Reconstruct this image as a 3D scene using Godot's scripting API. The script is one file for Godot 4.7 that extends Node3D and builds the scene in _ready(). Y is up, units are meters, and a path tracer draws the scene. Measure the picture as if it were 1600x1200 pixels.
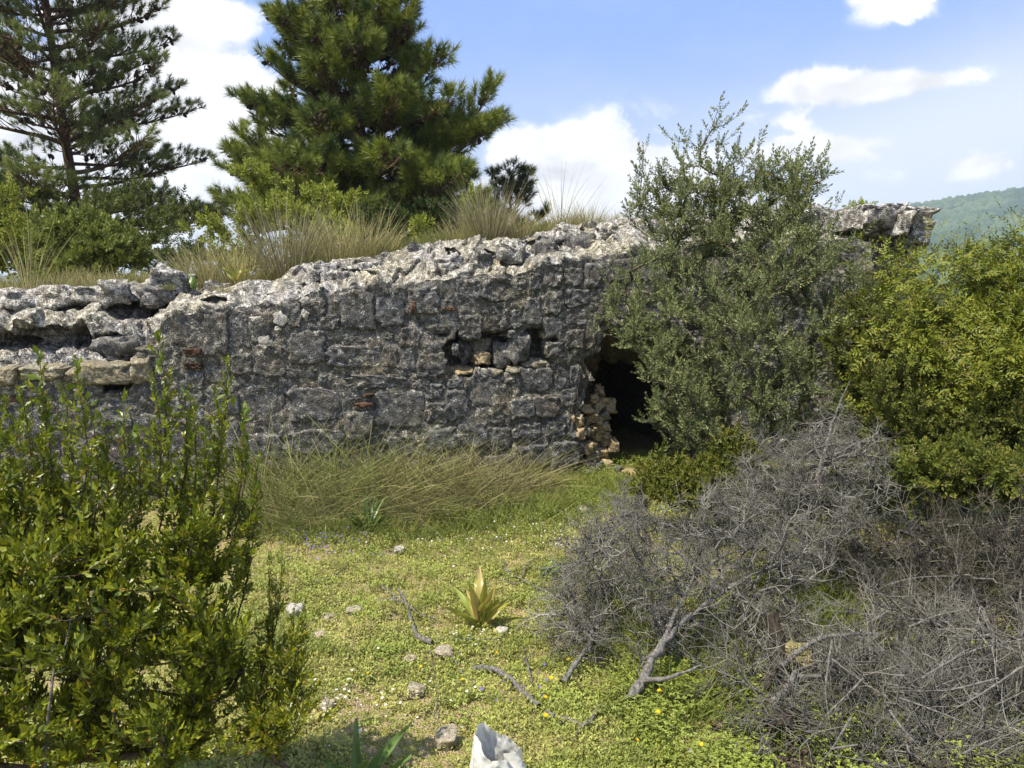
extends Node3D
# A ruined stone wall on a grassy bank: pines above, shrubs in front, a heap of dead brushwood at the right.

const F := 1258.0
const EYE := Vector3(0, 1.9, 0)
const PITCH := -7.7
var cb: Basis
var rng := RandomNumberGenerator.new()
var W: Transform3D        # the wall's own axes: x along it, y up, z out of its face
var taken := {}
var H1 := PackedVector2Array()
var H2 := PackedVector2Array()
var hole := PackedVector2Array()
var nA := FastNoiseLite.new()
var nB := FastNoiseLite.new()
var nC := FastNoiseLite.new()
var nR := FastNoiseLite.new()
var nV := FastNoiseLite.new()
var M := {}

func rf(a: float, b: float) -> float: return rng.randf_range(a, b)
func rv() -> Vector3:
	return Vector3(rf(-1, 1), rf(-1, 1), rf(-1, 1))
func lin(r: float, g: float, b: float) -> Color: return Color(r, g, b)
func srgb(r: float, g: float, b: float) -> Color: return Color(r, g, b).linear_to_srgb()
func ray(px: float, py: float) -> Vector3: return cb * Vector3((px - 800.0) / F, (600.0 - py) / F, -1.0)
func at(px: float, py: float, d: float) -> Vector3:
	var r := ray(px, py)
	return EYE + r * (d / -r.z)
func gp(px: float, py: float, y := 0.0) -> Vector3:
	var r := ray(px, py)
	var p := EYE + r * ((y - EYE.y) / r.y)
	if y == 0.0: p.y = gh(p.x, p.z)
	return p
func gh(x: float, z: float) -> float:
	return nA.get_noise_2d(x * 0.9, z * 0.9) * 0.07 + nB.get_noise_2d(x * 4.0, z * 4.0) * 0.015
func wuv(px: float, py: float, w := 0.0) -> Vector3:
	var o := W.affine_inverse() * EYE
	var d := W.basis.inverse() * ray(px, py)
	return o + d * ((w - o.z) / d.z)

# ------------------------------------------------------------ naming and tagging
func put(o: Node, called: String, parent: Node = null) -> Node:
	if parent == null: parent = self
	var key := str(parent.get_instance_id()) + called
	var k: int = taken.get(key, 0)
	taken[key] = k + 1
	o.name = called if k == 0 else "%s_%03d" % [called, k]
	parent.add_child(o, true)
	return o
func part(called: String, mesh: Mesh, parent: Node = null, m: Material = null) -> MeshInstance3D:
	var o := MeshInstance3D.new()
	o.mesh = mesh
	if m: o.material_override = m
	put(o, called, parent)
	return o
func thing(called: String, label: String, category: String, p := Vector3.ZERO, group := "") -> Node3D:
	var o := Node3D.new()
	o.position = p
	put(o, called)
	tag(o, label, category, group)
	return o
func tag(o: Node3D, label: String, category: String, group := "") -> void:
	o.set_meta("label", label)
	o.set_meta("category", category)
	if group: o.set_meta("group", group)
func copy(o: Node3D, p: Vector3, turn: float, label := "") -> Node3D:
	var c: Node3D = o.duplicate()
	var base := str(o.name)
	if base.length() > 4 and base[-4] == "_" and base.right(3).is_valid_int(): base = base.left(-4)
	put(c, base)
	c.position = p
	c.rotation.y = turn
	for k in ["label", "category", "group"]:
		if o.has_meta(k): c.set_meta(k, o.get_meta(k))
	if label: c.set_meta("label", label)
	return c
func kind(o: Node3D, k: String) -> Node3D:
	o.set_meta("kind", k)
	return o
func scatter(called: String, mesh: Mesh, m: Material, xf: Array, cols: Array, parent: Node) -> MultiMeshInstance3D:
	var mm := MultiMesh.new()
	mm.transform_format = MultiMesh.TRANSFORM_3D
	mm.use_colors = true
	mm.mesh = mesh
	mm.instance_count = xf.size()
	for i in xf.size():
		mm.set_instance_transform(i, xf[i])
		mm.set_instance_color(i, cols[i])
	var o := MultiMeshInstance3D.new()
	o.multimesh = mm
	o.material_override = m
	put(o, called, parent)
	o.set_meta("kind", "stuff")
	return o

# ------------------------------------------------------------ mesh building
class Buf:
	var v := PackedVector3Array()
	var n := PackedVector3Array()
	var c := PackedColorArray()
	var i := PackedInt32Array()
	func face(a: Vector3, b: Vector3, d: Vector3, col: Color) -> void:
		var s := v.size()
		v.append(a); v.append(b); v.append(d)
		c.append(col); c.append(col); c.append(col)
		i.append(s); i.append(s + 1); i.append(s + 2)
	func leaf(p: Vector3, d: Vector3, side: Vector3, ln: float, wd: float, fold: float, col: Color) -> void:
		var up := side.cross(d)
		var m := p + d * ln * 0.45
		var l := m + side * wd * 0.5 + up * fold * wd
		var r := m - side * wd * 0.5 + up * fold * wd
		var t := p + d * ln - up * fold * wd * 0.6
		var s := v.size()
		for q in [p, l, m, r, t]: v.append(q); c.append(col)
		for k in [0, 1, 2, 0, 2, 3, 1, 4, 2, 2, 4, 3]: i.append(s + k)
	func blade(p: Vector3, d: Vector3, side: Vector3, ln: float, wd: float, bend: Vector3, col: Color, tip: Color, segs := 3) -> void:
		var s := v.size()
		for k in segs:
			var t := float(k) / segs
			var q := p + d * ln * t + bend * ln * t * t
			var w := wd * 0.5 * (1.0 - 0.6 * t)
			v.append(q - side * w); v.append(q + side * w)
			c.append(col.lerp(tip, t)); c.append(col.lerp(tip, t))
		v.append(p + d * ln + bend * ln); c.append(tip)
		for k in segs - 1:
			for x in [0, 1, 2, 1, 3, 2]: i.append(s + k * 2 + x)
		var e := s + (segs - 1) * 2
		i.append(e); i.append(e + 1); i.append(e + 2)
	func tube(pts: PackedVector3Array, rad: PackedFloat32Array, sides: int, col: Color) -> void:
		var s := v.size()
		var m := pts.size()
		var ref := Vector3.UP
		for k in m:
			var d: Vector3 = (pts[mini(k + 1, m - 1)] - pts[maxi(k - 1, 0)]).normalized()
			if absf(d.dot(ref)) > 0.95: ref = Vector3.RIGHT if absf(d.x) < 0.9 else Vector3.BACK
			var a := (ref - d * ref.dot(d)).normalized()
			ref = a
			var b := d.cross(a)
			for j in sides:
				var t := TAU * j / sides
				var nn := a * cos(t) + b * sin(t)
				v.append(pts[k] + nn * rad[k]); n.append(nn); c.append(col)
		for k in m - 1:
			for j in sides:
				var p0 := s + k * sides + j
				var p1 := s + k * sides + (j + 1) % sides
				i.append(p0); i.append(p1 + sides); i.append(p1)
				i.append(p0); i.append(p0 + sides); i.append(p1 + sides)
	func mesh(m: Material = null) -> ArrayMesh:
		var a := []
		a.resize(Mesh.ARRAY_MAX)
		a[Mesh.ARRAY_VERTEX] = v
		a[Mesh.ARRAY_INDEX] = i
		if n.size() == v.size(): a[Mesh.ARRAY_NORMAL] = n
		if c.size() == v.size(): a[Mesh.ARRAY_COLOR] = c
		var r := ArrayMesh.new()
		r.add_surface_from_arrays(Mesh.PRIMITIVE_TRIANGLES, a)
		if m: r.surface_set_material(0, m)
		return r

# a sheet of nx by ny points; its outside is the side on which x runs right and y runs up
func sheet(v: PackedVector3Array, nx: int, ny: int, m: Material, cols := PackedColorArray(), skip := PackedByteArray(), wrap := false) -> ArrayMesh:
	var n := PackedVector3Array()
	n.resize(v.size())
	for y in ny:
		for x in nx:
			var a := v[y * nx + (x + 1 if x + 1 < nx else (1 if wrap else x))] - v[y * nx + (x - 1 if x > 0 else (nx - 2 if wrap else x))]
			var b := v[mini(y + 1, ny - 1) * nx + x] - v[maxi(y - 1, 0) * nx + x]
			var c := a.cross(b)
			n[y * nx + x] = c.normalized() if c.length_squared() > 1e-14 else Vector3.UP
	var ix := PackedInt32Array()
	for y in ny - 1:
		for x in nx - 1:
			var p := y * nx + x
			if skip.size() and skip[p]: continue
			ix.append(p); ix.append(p + nx); ix.append(p + 1)
			ix.append(p + 1); ix.append(p + nx); ix.append(p + nx + 1)
	var a := []
	a.resize(Mesh.ARRAY_MAX)
	a[Mesh.ARRAY_VERTEX] = v
	a[Mesh.ARRAY_NORMAL] = n
	a[Mesh.ARRAY_INDEX] = ix
	if cols.size(): a[Mesh.ARRAY_COLOR] = cols
	var r := ArrayMesh.new()
	r.add_surface_from_arrays(Mesh.PRIMITIVE_TRIANGLES, a)
	if m: r.surface_set_material(0, m)
	return r

func lump(r: Vector3, rough: float, sd: float, m: Material, nx := 15, ny := 10, boxy := 0.6) -> ArrayMesh:   # a weathered stone
	var v := PackedVector3Array()
	for y in ny:
		var la := -PI / 2 + PI * y / (ny - 1)
		for x in nx:
			var lo := TAU * (x % (nx - 1)) / (nx - 1)
			var d := Vector3(cos(la) * cos(lo), sin(la), -cos(la) * sin(lo))
			var e := Vector3(signf(d.x) * pow(absf(d.x), boxy), signf(d.y) * pow(absf(d.y), boxy), signf(d.z) * pow(absf(d.z), boxy))
			var k := 1.0 + rough * (nA.get_noise_3d(d.x * 0.9 + sd, d.y * 0.9, d.z * 0.9) * 1.6 + nB.get_noise_3d(d.x * 2.0 + sd, d.y * 2.0, d.z * 2.0) * 0.7)
			v.append(e * r * k)
	return sheet(v, nx, ny, m, PackedColorArray(), PackedByteArray(), true)

# ------------------------------------------------------------ textures
func bytes(n: FastNoiseLite, s: int) -> PackedByteArray:
	var im := n.get_seamless_image(s, s)
	im.convert(Image.FORMAT_L8)
	return im.get_data()
func noise(type: int, freq: float, oct: int, sd: int, fract := FastNoiseLite.FRACTAL_FBM) -> FastNoiseLite:
	var n := FastNoiseLite.new()
	n.noise_type = type
	n.frequency = freq
	n.fractal_type = fract if oct > 1 else FastNoiseLite.FRACTAL_NONE
	n.fractal_octaves = oct
	n.seed = sd
	return n
func tex(im: Image) -> ImageTexture: return ImageTexture.create_from_image(im)
func rgb_image(d: PackedByteArray, s: int) -> Image: return Image.create_from_data(s, s, false, Image.FORMAT_RGB8, d)
func c255(x: float) -> int: return clampi(int(x), 0, 255)

func rock_textures(sd: int, base: Vector3, dark: Vector3, pale: Vector3, dark_at: float, pale_at: float) -> Array:
	var s := 640
	var big := bytes(noise(FastNoiseLite.TYPE_SIMPLEX_SMOOTH, 0.006, 4, sd), s)
	var mid := bytes(noise(FastNoiseLite.TYPE_SIMPLEX_SMOOTH, 0.028, 4, sd + 1), s)
	var fine := bytes(noise(FastNoiseLite.TYPE_SIMPLEX, 0.12, 3, sd + 2), s)
	var pit := bytes(noise(FastNoiseLite.TYPE_SIMPLEX, 0.05, 4, sd + 3, FastNoiseLite.FRACTAL_RIDGED), s)
	var spot := bytes(noise(FastNoiseLite.TYPE_CELLULAR, 0.035, 2, sd + 4), s)
	var d := PackedByteArray()
	d.resize(s * s * 3)
	var hgt := PackedByteArray()
	hgt.resize(s * s)
	for k in s * s:
		var b := big[k] / 255.0
		var m := mid[k] / 255.0
		var f := fine[k] / 255.0
		var p := pit[k] / 255.0
		var sp := spot[k] / 255.0
		var c := base * (0.45 + 0.62 * m + 0.75 * (f - 0.5))
		c = c.lerp(c * Vector3(1.03, 0.995, 0.91), clampf((b - 0.45) * 3.0, 0, 1))
		c = c.lerp(dark * (0.7 + 0.6 * f), clampf((dark_at - (0.42 * m + 0.24 * b + 0.34 * f)) * 10.0, 0, 0.92))
		c = c.lerp(pale * (0.85 + 0.3 * f), clampf(((0.40 * m + 0.22 * p + 0.16 * (1.0 - sp) + 0.22 * f) - pale_at) * 11.0, 0, 0.9))
		d[k * 3] = c255(c.x); d[k * 3 + 1] = c255(c.y); d[k * 3 + 2] = c255(c.z)
		hgt[k] = c255(255.0 * (0.45 * m + 0.3 * f + 0.25 * (1.0 - p)))
	return [tex(rgb_image(d, s)), tex(Image.create_from_data(s, s, false, Image.FORMAT_L8, hgt))]

func rock_material(t: Array, scale: float, relief: float, rough := 0.93) -> StandardMaterial3D:
	var m := StandardMaterial3D.new()
	m.albedo_texture = t[0]
	m.heightmap_enabled = true
	m.heightmap_texture = t[1]
	m.heightmap_scale = relief
	m.uv1_triplanar = true
	m.uv1_world_triplanar = true
	m.uv1_scale = Vector3.ONE * scale
	m.roughness = rough
	m.metallic_specular = 0.3
	m.vertex_color_use_as_albedo = true
	return m
func plain(c: Color, rough := 0.8, back := 0.0, spec := 0.4) -> StandardMaterial3D:
	var m := StandardMaterial3D.new()
	m.albedo_color = c.linear_to_srgb()
	m.roughness = rough
	m.metallic_specular = spec
	m.vertex_color_use_as_albedo = true
	m.cull_mode = BaseMaterial3D.CULL_DISABLED
	if back > 0.0:
		m.backlight_enabled = true
		m.backlight = Color(back, back, back).linear_to_srgb()
	return m
func bark_material(c: Vector3, sd: int) -> StandardMaterial3D:
	var s := 256
	var a := bytes(noise(FastNoiseLite.TYPE_SIMPLEX, 0.03, 4, sd), s)
	var b := bytes(noise(FastNoiseLite.TYPE_CELLULAR, 0.06, 2, sd + 9), s)
	var d := PackedByteArray()
	d.resize(s * s * 3)
	for k in s * s:
		var q := 0.45 + 0.7 * a[k] / 255.0 + 0.35 * (b[k] / 255.0 - 0.5)
		for j in 3: d[k * 3 + j] = c255(c[j] * q)
	var m := rock_material([tex(rgb_image(d, s)), tex(Image.create_from_data(s, s, false, Image.FORMAT_L8, a))], 5.0, 0.6)
	return m

# ------------------------------------------------------------ plants
# Grows a branching skeleton from the bases to every target, nearest first. Returns [points, parents, tips].
func branching(bases: Array, targets: Array, step: float, wander: float, stiff := 0.6) -> Array:
	var pos := PackedVector3Array()
	var par := PackedInt32Array()
	var dirs := PackedVector3Array()
	var tips := PackedInt32Array()
	for b in bases:
		pos.append(b); par.append(-1); dirs.append(Vector3.UP)
	var order := []
	for t in targets:
		var dd := 1e9
		for b in bases: dd = minf(dd, b.distance_to(t))
		order.append([dd, t])
	order.sort_custom(func(p, q): return p[0] < q[0])
	for o in order:
		var t: Vector3 = o[1]
		var best := 0
		var cost := 1e9
		for k in pos.size():
			var to := t - pos[k]
			var ln := to.length()
			if ln >= cost: continue
			var c := ln * (1.0 + stiff * (1.0 - to.dot(dirs[k]) / maxf(ln, 1e-4)))
			if c < cost: cost = c; best = k
		var p := pos[best]
		var d := dirs[best]
		var cur := best
		var left := p.distance_to(t)
		var cnt := maxi(1, int(ceil(left / step)))
		for k in cnt:
			var q: Vector3
			if k == cnt - 1: q = t
			else:
				var to := (t - p).normalized()
				d = (d * 0.45 + to).normalized()
				q = p + d * (p.distance_to(t) / (cnt - k)) + rv() * step * wander
			pos.append(q); par.append(cur); dirs.append((q - p).normalized())
			cur = pos.size() - 1
			p = q
		tips.append(cur)
	return [pos, par, tips, dirs]

func wood(sk: Array, tip_r: float, power: float, max_r: float, col: Color, b: Buf = null) -> Buf:
	var pos: PackedVector3Array = sk[0]
	var par: PackedInt32Array = sk[1]
	# chains: keep the count of tips, not of nodes
	var tipc := PackedFloat32Array()
	tipc.resize(pos.size())
	for t in sk[2]: tipc[t] += 1.0
	for k in range(pos.size() - 1, -1, -1):
		if par[k] >= 0: tipc[par[k]] += tipc[k]
	if b == null: b = Buf.new()
	for k in pos.size():
		if par[k] < 0: continue
		var r1 := minf(tip_r * pow(maxf(tipc[k], 0.6), power), max_r)
		var r0 := minf(tip_r * pow(maxf(tipc[par[k]], 0.6), power), minf(max_r, r1 * 1.35))
		b.tube(PackedVector3Array([pos[par[k]], pos[k]]), PackedFloat32Array([r0, r1]), 6 if r0 > 0.012 else (4 if r0 > 0.004 else 3), col)
	return b

func frame(d: Vector3, roll: float, s: float, p: Vector3) -> Transform3D:    # y axis along d
	d = d.normalized()
	var a := d.cross(Vector3.RIGHT if absf(d.x) < 0.8 else Vector3.BACK).normalized().rotated(d, roll)
	return Transform3D(Basis(a * s, d * s, a.cross(d) * s), p)

func sprig(sd: int, n: int, ln: float, leaf_l: float, leaf_w: float, angle: float, cols: Array, pairs := true, twig := Color(0.09, 0.07, 0.05), jitter := 0.3) -> ArrayMesh:
	rng.seed = sd
	var b := Buf.new()
	b.blade(Vector3.ZERO, Vector3.UP, Vector3.RIGHT, ln, leaf_w * 0.16, Vector3.ZERO, twig, twig, 1)
	b.blade(Vector3.ZERO, Vector3.UP, Vector3.BACK, ln, leaf_w * 0.16, Vector3.ZERO, twig, twig, 1)
	var phi := 0.0
	for k in n:
		var t := float(k if not pairs else (k - k % 2)) / maxf(1, n - 1)
		phi += (PI if k % 2 else PI / 2 + rf(-0.3, 0.3)) if pairs else 2.4
		var an := angle * (1.15 - 0.55 * t) + rf(-jitter, jitter)
		var out := Vector3(cos(phi), 0, sin(phi))
		var d := (Vector3.UP * cos(an) + out * sin(an)).normalized()
		var side := d.cross(out.rotated(Vector3.UP, rf(-0.4, 0.4)) + Vector3.UP * 0.3).normalized()
		if side.length() < 0.5: side = Vector3.UP.cross(out)
		side = side.rotated(d, rf(-jitter, jitter) * 1.5)
		var s := (0.75 + 0.5 * sin(PI * clampf(t * 0.8 + 0.12, 0, 1))) * rf(0.75, 1.12)
		b.leaf(Vector3(0, ln * (0.1 + 0.86 * t), 0), d, side, leaf_l * s, leaf_w * s, rf(0.1, 0.28), cols[rng.randi() % cols.size()])
	return b.mesh()

func pinnate(sd: int, cols: Array) -> ArrayMesh:     # a shoot carrying four compound leaves
	rng.seed = sd
	var b := Buf.new()
	for q in 5:
		var phi := q * 2.4 + rf(-0.3, 0.3)
		var out := Vector3(cos(phi), 0, sin(phi))
		var an := rf(0.5, 1.25)
		var d := Vector3.UP * cos(an) + out * sin(an)
		var p := Vector3(0, 0.02 + q * 0.022, 0)
		var rl := rf(0.09, 0.13)
		var side := d.cross(Vector3.UP).normalized()
		b.blade(p, d, side, rl, 0.003, Vector3(0, -0.2, 0), cols[0], cols[0], 2)
		for k in 7:
			var t := 0.35 + 0.65 * (k / 2) / 3.0
			var lp := p + d * rl * t + Vector3(0, -0.2, 0) * rl * t * t
			var ld := (d * 0.55 + side * (1.0 if k % 2 else -1.0)).normalized() if k < 6 else d
			b.leaf(lp, (ld + Vector3(0, rf(-0.25, 0.15), 0)).normalized(), ld.cross(Vector3.UP).normalized(), rf(0.025, 0.036), rf(0.010, 0.014), rf(0.0, 0.2), cols[rng.randi() % cols.size()])
	return b.mesh()

func needle_tuft(sd: int) -> ArrayMesh:
	rng.seed = sd
	var b := Buf.new()
	for k in 64:
		var t := rf(0.2, 1)
		var phi := rf(0, TAU)
		var an := rf(0.15, 1.45) * (1.15 - 0.4 * t)
		var out := Vector3(cos(phi), 0, sin(phi))
		var d := Vector3.UP * cos(an) + out * sin(an)
		var col := Color(0.85, 0.95, 0.8).lerp(Color(1.25, 1.1, 0.8), rf(0, 1) ** 2)
		b.blade(Vector3(0, 0.11 * t, 0), d, d.cross(rv()).normalized(), rf(0.09, 0.13), 0.0068, Vector3(0, rf(-0.15, 0.05), 0), col, col, 1)
	return b.mesh()

func twig_spray(sd: int, n: int, ln: float, r: float, stiff: float) -> ArrayMesh:   # a dry, forking twig
	rng.seed = sd
	var b := Buf.new()
	var stack := [[Vector3.ZERO, Vector3.UP, ln, r, 0]]
	var made := 0
	while stack.size() and made < n:
		var q = stack.pop_front()
		made += 1
		var p: Vector3 = q[0]
		var d: Vector3 = q[1]
		var l: float = q[2]
		var pts := PackedVector3Array([p])
		var rad := PackedFloat32Array([q[3]])
		var segs := 3
		for k in segs:
			d = (d + rv() * stiff).normalized()
			p += d * l / segs
			pts.append(p)
			rad.append(q[3] * (1.0 - 0.55 * (k + 1) / segs))
			if q[4] < 4:
				for z in (2 if k > 0 else 1):
					var side := d.cross(rv()).normalized()
					stack.append([p, (d * rf(0.4, 1.0) + side * rf(0.6, 1.1)).normalized(), l * rf(0.4, 0.72), rad[k + 1] * 0.8, q[4] + 1])
		var g := rf(0.7, 1.25)
		b.tube(pts, rad, 3, Color(g, g, g))
	return b.mesh()

# sprigs at the tips and along the last steps of a skeleton
func dress(sk: Array, per_tip: int, back: int, spread: float, size: Vector2, lift: float, c0: Color, c1: Color, inner := 0.0) -> Array:
	var pos: PackedVector3Array = sk[0]
	var par: PackedInt32Array = sk[1]
	var dirs: PackedVector3Array = sk[3]
	var xf := []
	var cols := []
	for t in sk[2]:
		var tint: Color = c0.lerp(c1, rf(0, 1))
		for k in per_tip:
			var n: int = t
			var hop := 0 if k == 0 else rng.randi() % (back + 1)
			while hop > 0 and par[n] > 0: n = par[n]; hop -= 1
			var p := pos[n]
			if par[n] >= 0: p = p.lerp(pos[par[n]], rf(0, 1) if k else 0.0)
			var d := dirs[n] * (1.0 if k == 0 else 0.5) + Vector3.UP * lift + rv() * spread * (0.35 if k == 0 else 1.0)
			xf.append(frame(d, rf(0, TAU), rf(size.x, size.y), p))
			cols.append(tint.lerp(c0.lerp(c1, rf(0, 1)), 0.5) * rf(0.85, 1.15))
	return [xf, cols]

func in_ball(c: Vector3, r: Vector3, shell := 0.0) -> Vector3:
	var d := rv()
	while d.length() > 1.0 or d.length() < shell: d = rv()
	return c + d * r

# a shrub: stems from its foot, branches to every target, foliage
func shrub(called: String, label: String, category: String, foot: Vector3, targets: Array, feet: float, nfeet: int, mesh: Mesh, m: Material, wm: Material, o: Dictionary) -> Node3D:
	var root := thing(called, label, category, foot, o.get("group", ""))
	var bases := []
	for k in nfeet: bases.append(Vector3(rf(-feet, feet), -0.05, rf(-feet, feet)))
	var loc := []
	for t in targets: loc.append(t - foot)
	var sk := branching(bases, loc, o.get("step", 0.09), o.get("wander", 0.22), o.get("stiff", 0.6))
	part("stems", wood(sk, o.get("tip", 0.0016), o.get("power", 0.42), o.get("max", 0.05), Color.WHITE).mesh(), root, wm).set_meta("kind", "stuff")
	var d := dress(sk, o.get("per", 4), o.get("back", 3), o.get("spread", 0.8), o.get("size", Vector2(0.8, 1.2)), o.get("lift", 0.4), o.c0, o.c1)
	scatter("foliage", mesh, m, d[0], d[1], root)
	return root

func pine(called: String, label: String, foot: Vector3, top: Vector3, prof: Array, nlimb: int, trunk_r: float, first: float, o: Dictionary) -> Node3D:
	var root := thing(called, label, "tree", foot, "pine trees on the bank behind the wall")
	var tp := PackedVector3Array()
	var tr := PackedFloat32Array()
	var ht := top - foot
	for k in 13:
		var t := k / 12.0
		tp.append(ht * t + Vector3(sin(t * 5.0 + foot.x) * 0.08, 0, cos(t * 4.0 + foot.z) * 0.08) * minf(1, t * 4.0))
		tr.append(trunk_r * (1.0 - 0.86 * t) + (0.05 if k == 0 else 0.0))
	var b := Buf.new()
	b.tube(tp, tr, 10, Color.WHITE)
	part("trunk", b.mesh(), root, M.pine_bark)
	var lb := Buf.new()
	var xf := []
	var cols := []
	var cxf := []
	var ccol := []
	for k in nlimb + o.extra.size():
		var t: float = first + (0.985 - first) * pow((k + 0.5) / nlimb, 0.85)
		var az: float = k * 2.39996 + rf(-0.4, 0.4)
		if k >= nlimb:
			t = o.extra[k - nlimb][0]
			az = o.extra[k - nlimb][1]
		var f := t * 12.0
		var p: Vector3 = tp[int(f)].lerp(tp[mini(int(f) + 1, 12)], f - int(f))
		var ln := 0.0
		for q in prof.size() - 1:
			if t >= prof[q][0] and t <= prof[q + 1][0]:
				ln = lerpf(prof[q][1], prof[q + 1][1], (t - prof[q][0]) / (prof[q + 1][0] - prof[q][0]))
		ln *= rf(0.62, 1.12)
		if k >= nlimb: ln = o.extra[k - nlimb][2]
		var out := Vector3(cos(az), 0, sin(az))
		var rise: float = rf(o.rise.x, o.rise.y) + 0.4 * t
		if k >= nlimb: rise = o.extra[k - nlimb][3]
		var d := (out + Vector3.UP * rise).normalized()
		var pts := PackedVector3Array([p])
		var rad := PackedFloat32Array([0.012 + 0.016 * ln])
		var segs := 7
		for s in segs:
			d = (d + Vector3.UP * o.curl * (-0.5 if s < 2 else 0.5) + rv() * 0.13).normalized()
			p += d * ln / segs
			pts.append(p)
			rad.append(lerpf(rad[0], 0.006, (s + 1.0) / segs))
		lb.tube(pts, rad, 5, Color.WHITE)
		var nsub := int(5 + ln * o.sub)
		for s in nsub:
			var u := lerpf(o.bare, 1.0, pow((s + 1.0) / nsub, 0.8)) * segs
			var i0 := mini(int(u), segs - 1)
			var bp: Vector3 = pts[i0].lerp(pts[i0 + 1], clampf(u - i0, 0, 1))
			var fd: Vector3 = (pts[i0 + 1] - pts[i0]).normalized()
			var sd := fd.cross(Vector3.UP).normalized() * (1.0 if s % 2 else -1.0)
			var bd := (fd * rf(0.5, 1.0) + sd * rf(0.3, 0.9) + Vector3.UP * rf(-0.1, 0.5)).normalized()
			var bl: float = (0.2 + 0.28 * ln * (1.05 - u / segs)) * rf(0.7, 1.25)
			if s == nsub - 1: bd = fd; bl = 0.2
			var bpts := PackedVector3Array([bp])
			var nt := maxi(3, int(bl / 0.075 * o.dense))
			var tint: Color = o.c0.lerp(o.c1, clampf(rf(-0.3, 0.8) + 0.4 * u / segs, 0, 1))
			for q in nt:
				bd = (bd + Vector3.UP * 0.1 + rv() * 0.16).normalized()
				bp += bd * bl / nt
				bpts.append(bp)
				if q >= nt * 0.45:
					var td := (bd + Vector3.UP * 0.35 + rv() * 0.55).normalized()
					xf.append(frame(td, rf(0, TAU), rf(0.85, 1.3) * o.tuft, bp + rv() * 0.05))
					cols.append(tint * rf(0.8, 1.2))
					if q == nt - 1:
						xf.append(frame(bd, rf(0, TAU), rf(1.1, 1.4) * o.tuft, bp))
						cols.append(tint)
			var br := PackedFloat32Array()
			for q in bpts.size(): br.append(lerpf(0.011, 0.004, float(q) / bpts.size()))
			lb.tube(bpts, br, 3, Color.WHITE)
			if rng.randf() < o.cones:
				for q in 1 + rng.randi() % 3:
					cxf.append(frame(rv() + Vector3.DOWN * 0.6, rf(0, TAU), rf(1.0, 1.5), bpts[bpts.size() / 2] + rv() * 0.05))
					ccol.append(Color.WHITE * rf(0.7, 1.2))
	kind(part("limbs", lb.mesh(), root, M.pine_bark), "stuff")
	scatter("needles", M.tuft, M.needle, xf, cols, root)
	scatter("cones", M.cone, M.cone_mat, cxf, ccol, root)
	return root

func tussock_mesh(sd: int, n: int, rad: float, lo: float, hi: float, lean: float, wd: float, cols: Array, wind := Vector3.ZERO, bend := 0.5) -> ArrayMesh:
	rng.seed = sd
	var b := Buf.new()
	for k in n:
		var a := rf(0, TAU)
		var r := sqrt(rng.randf())
		var out := Vector3(cos(a), 0, sin(a))
		var d := (Vector3.UP + out * lean * r * rf(0.4, 1.2) + rv() * 0.12 + wind * 0.4).normalized()
		var l := rf(lo, hi) * (1.0 - 0.25 * r)
		var col: Color = cols[rng.randi() % cols.size()] * rf(0.5, 1.3)
		var tip: Color = cols[rng.randi() % cols.size()] * rf(0.7, 1.6)
		b.blade(out * r * rad + Vector3(0, -0.03, 0), d, d.cross(rv()).normalized(), l, wd * rf(0.7, 1.3), (out * rf(0.1, 1.0) * bend + Vector3.DOWN * rf(0.0, 0.5) * bend + wind + rv() * (0.12 + 0.25 * bend)), col, tip, 4)
	return b.mesh()

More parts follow.
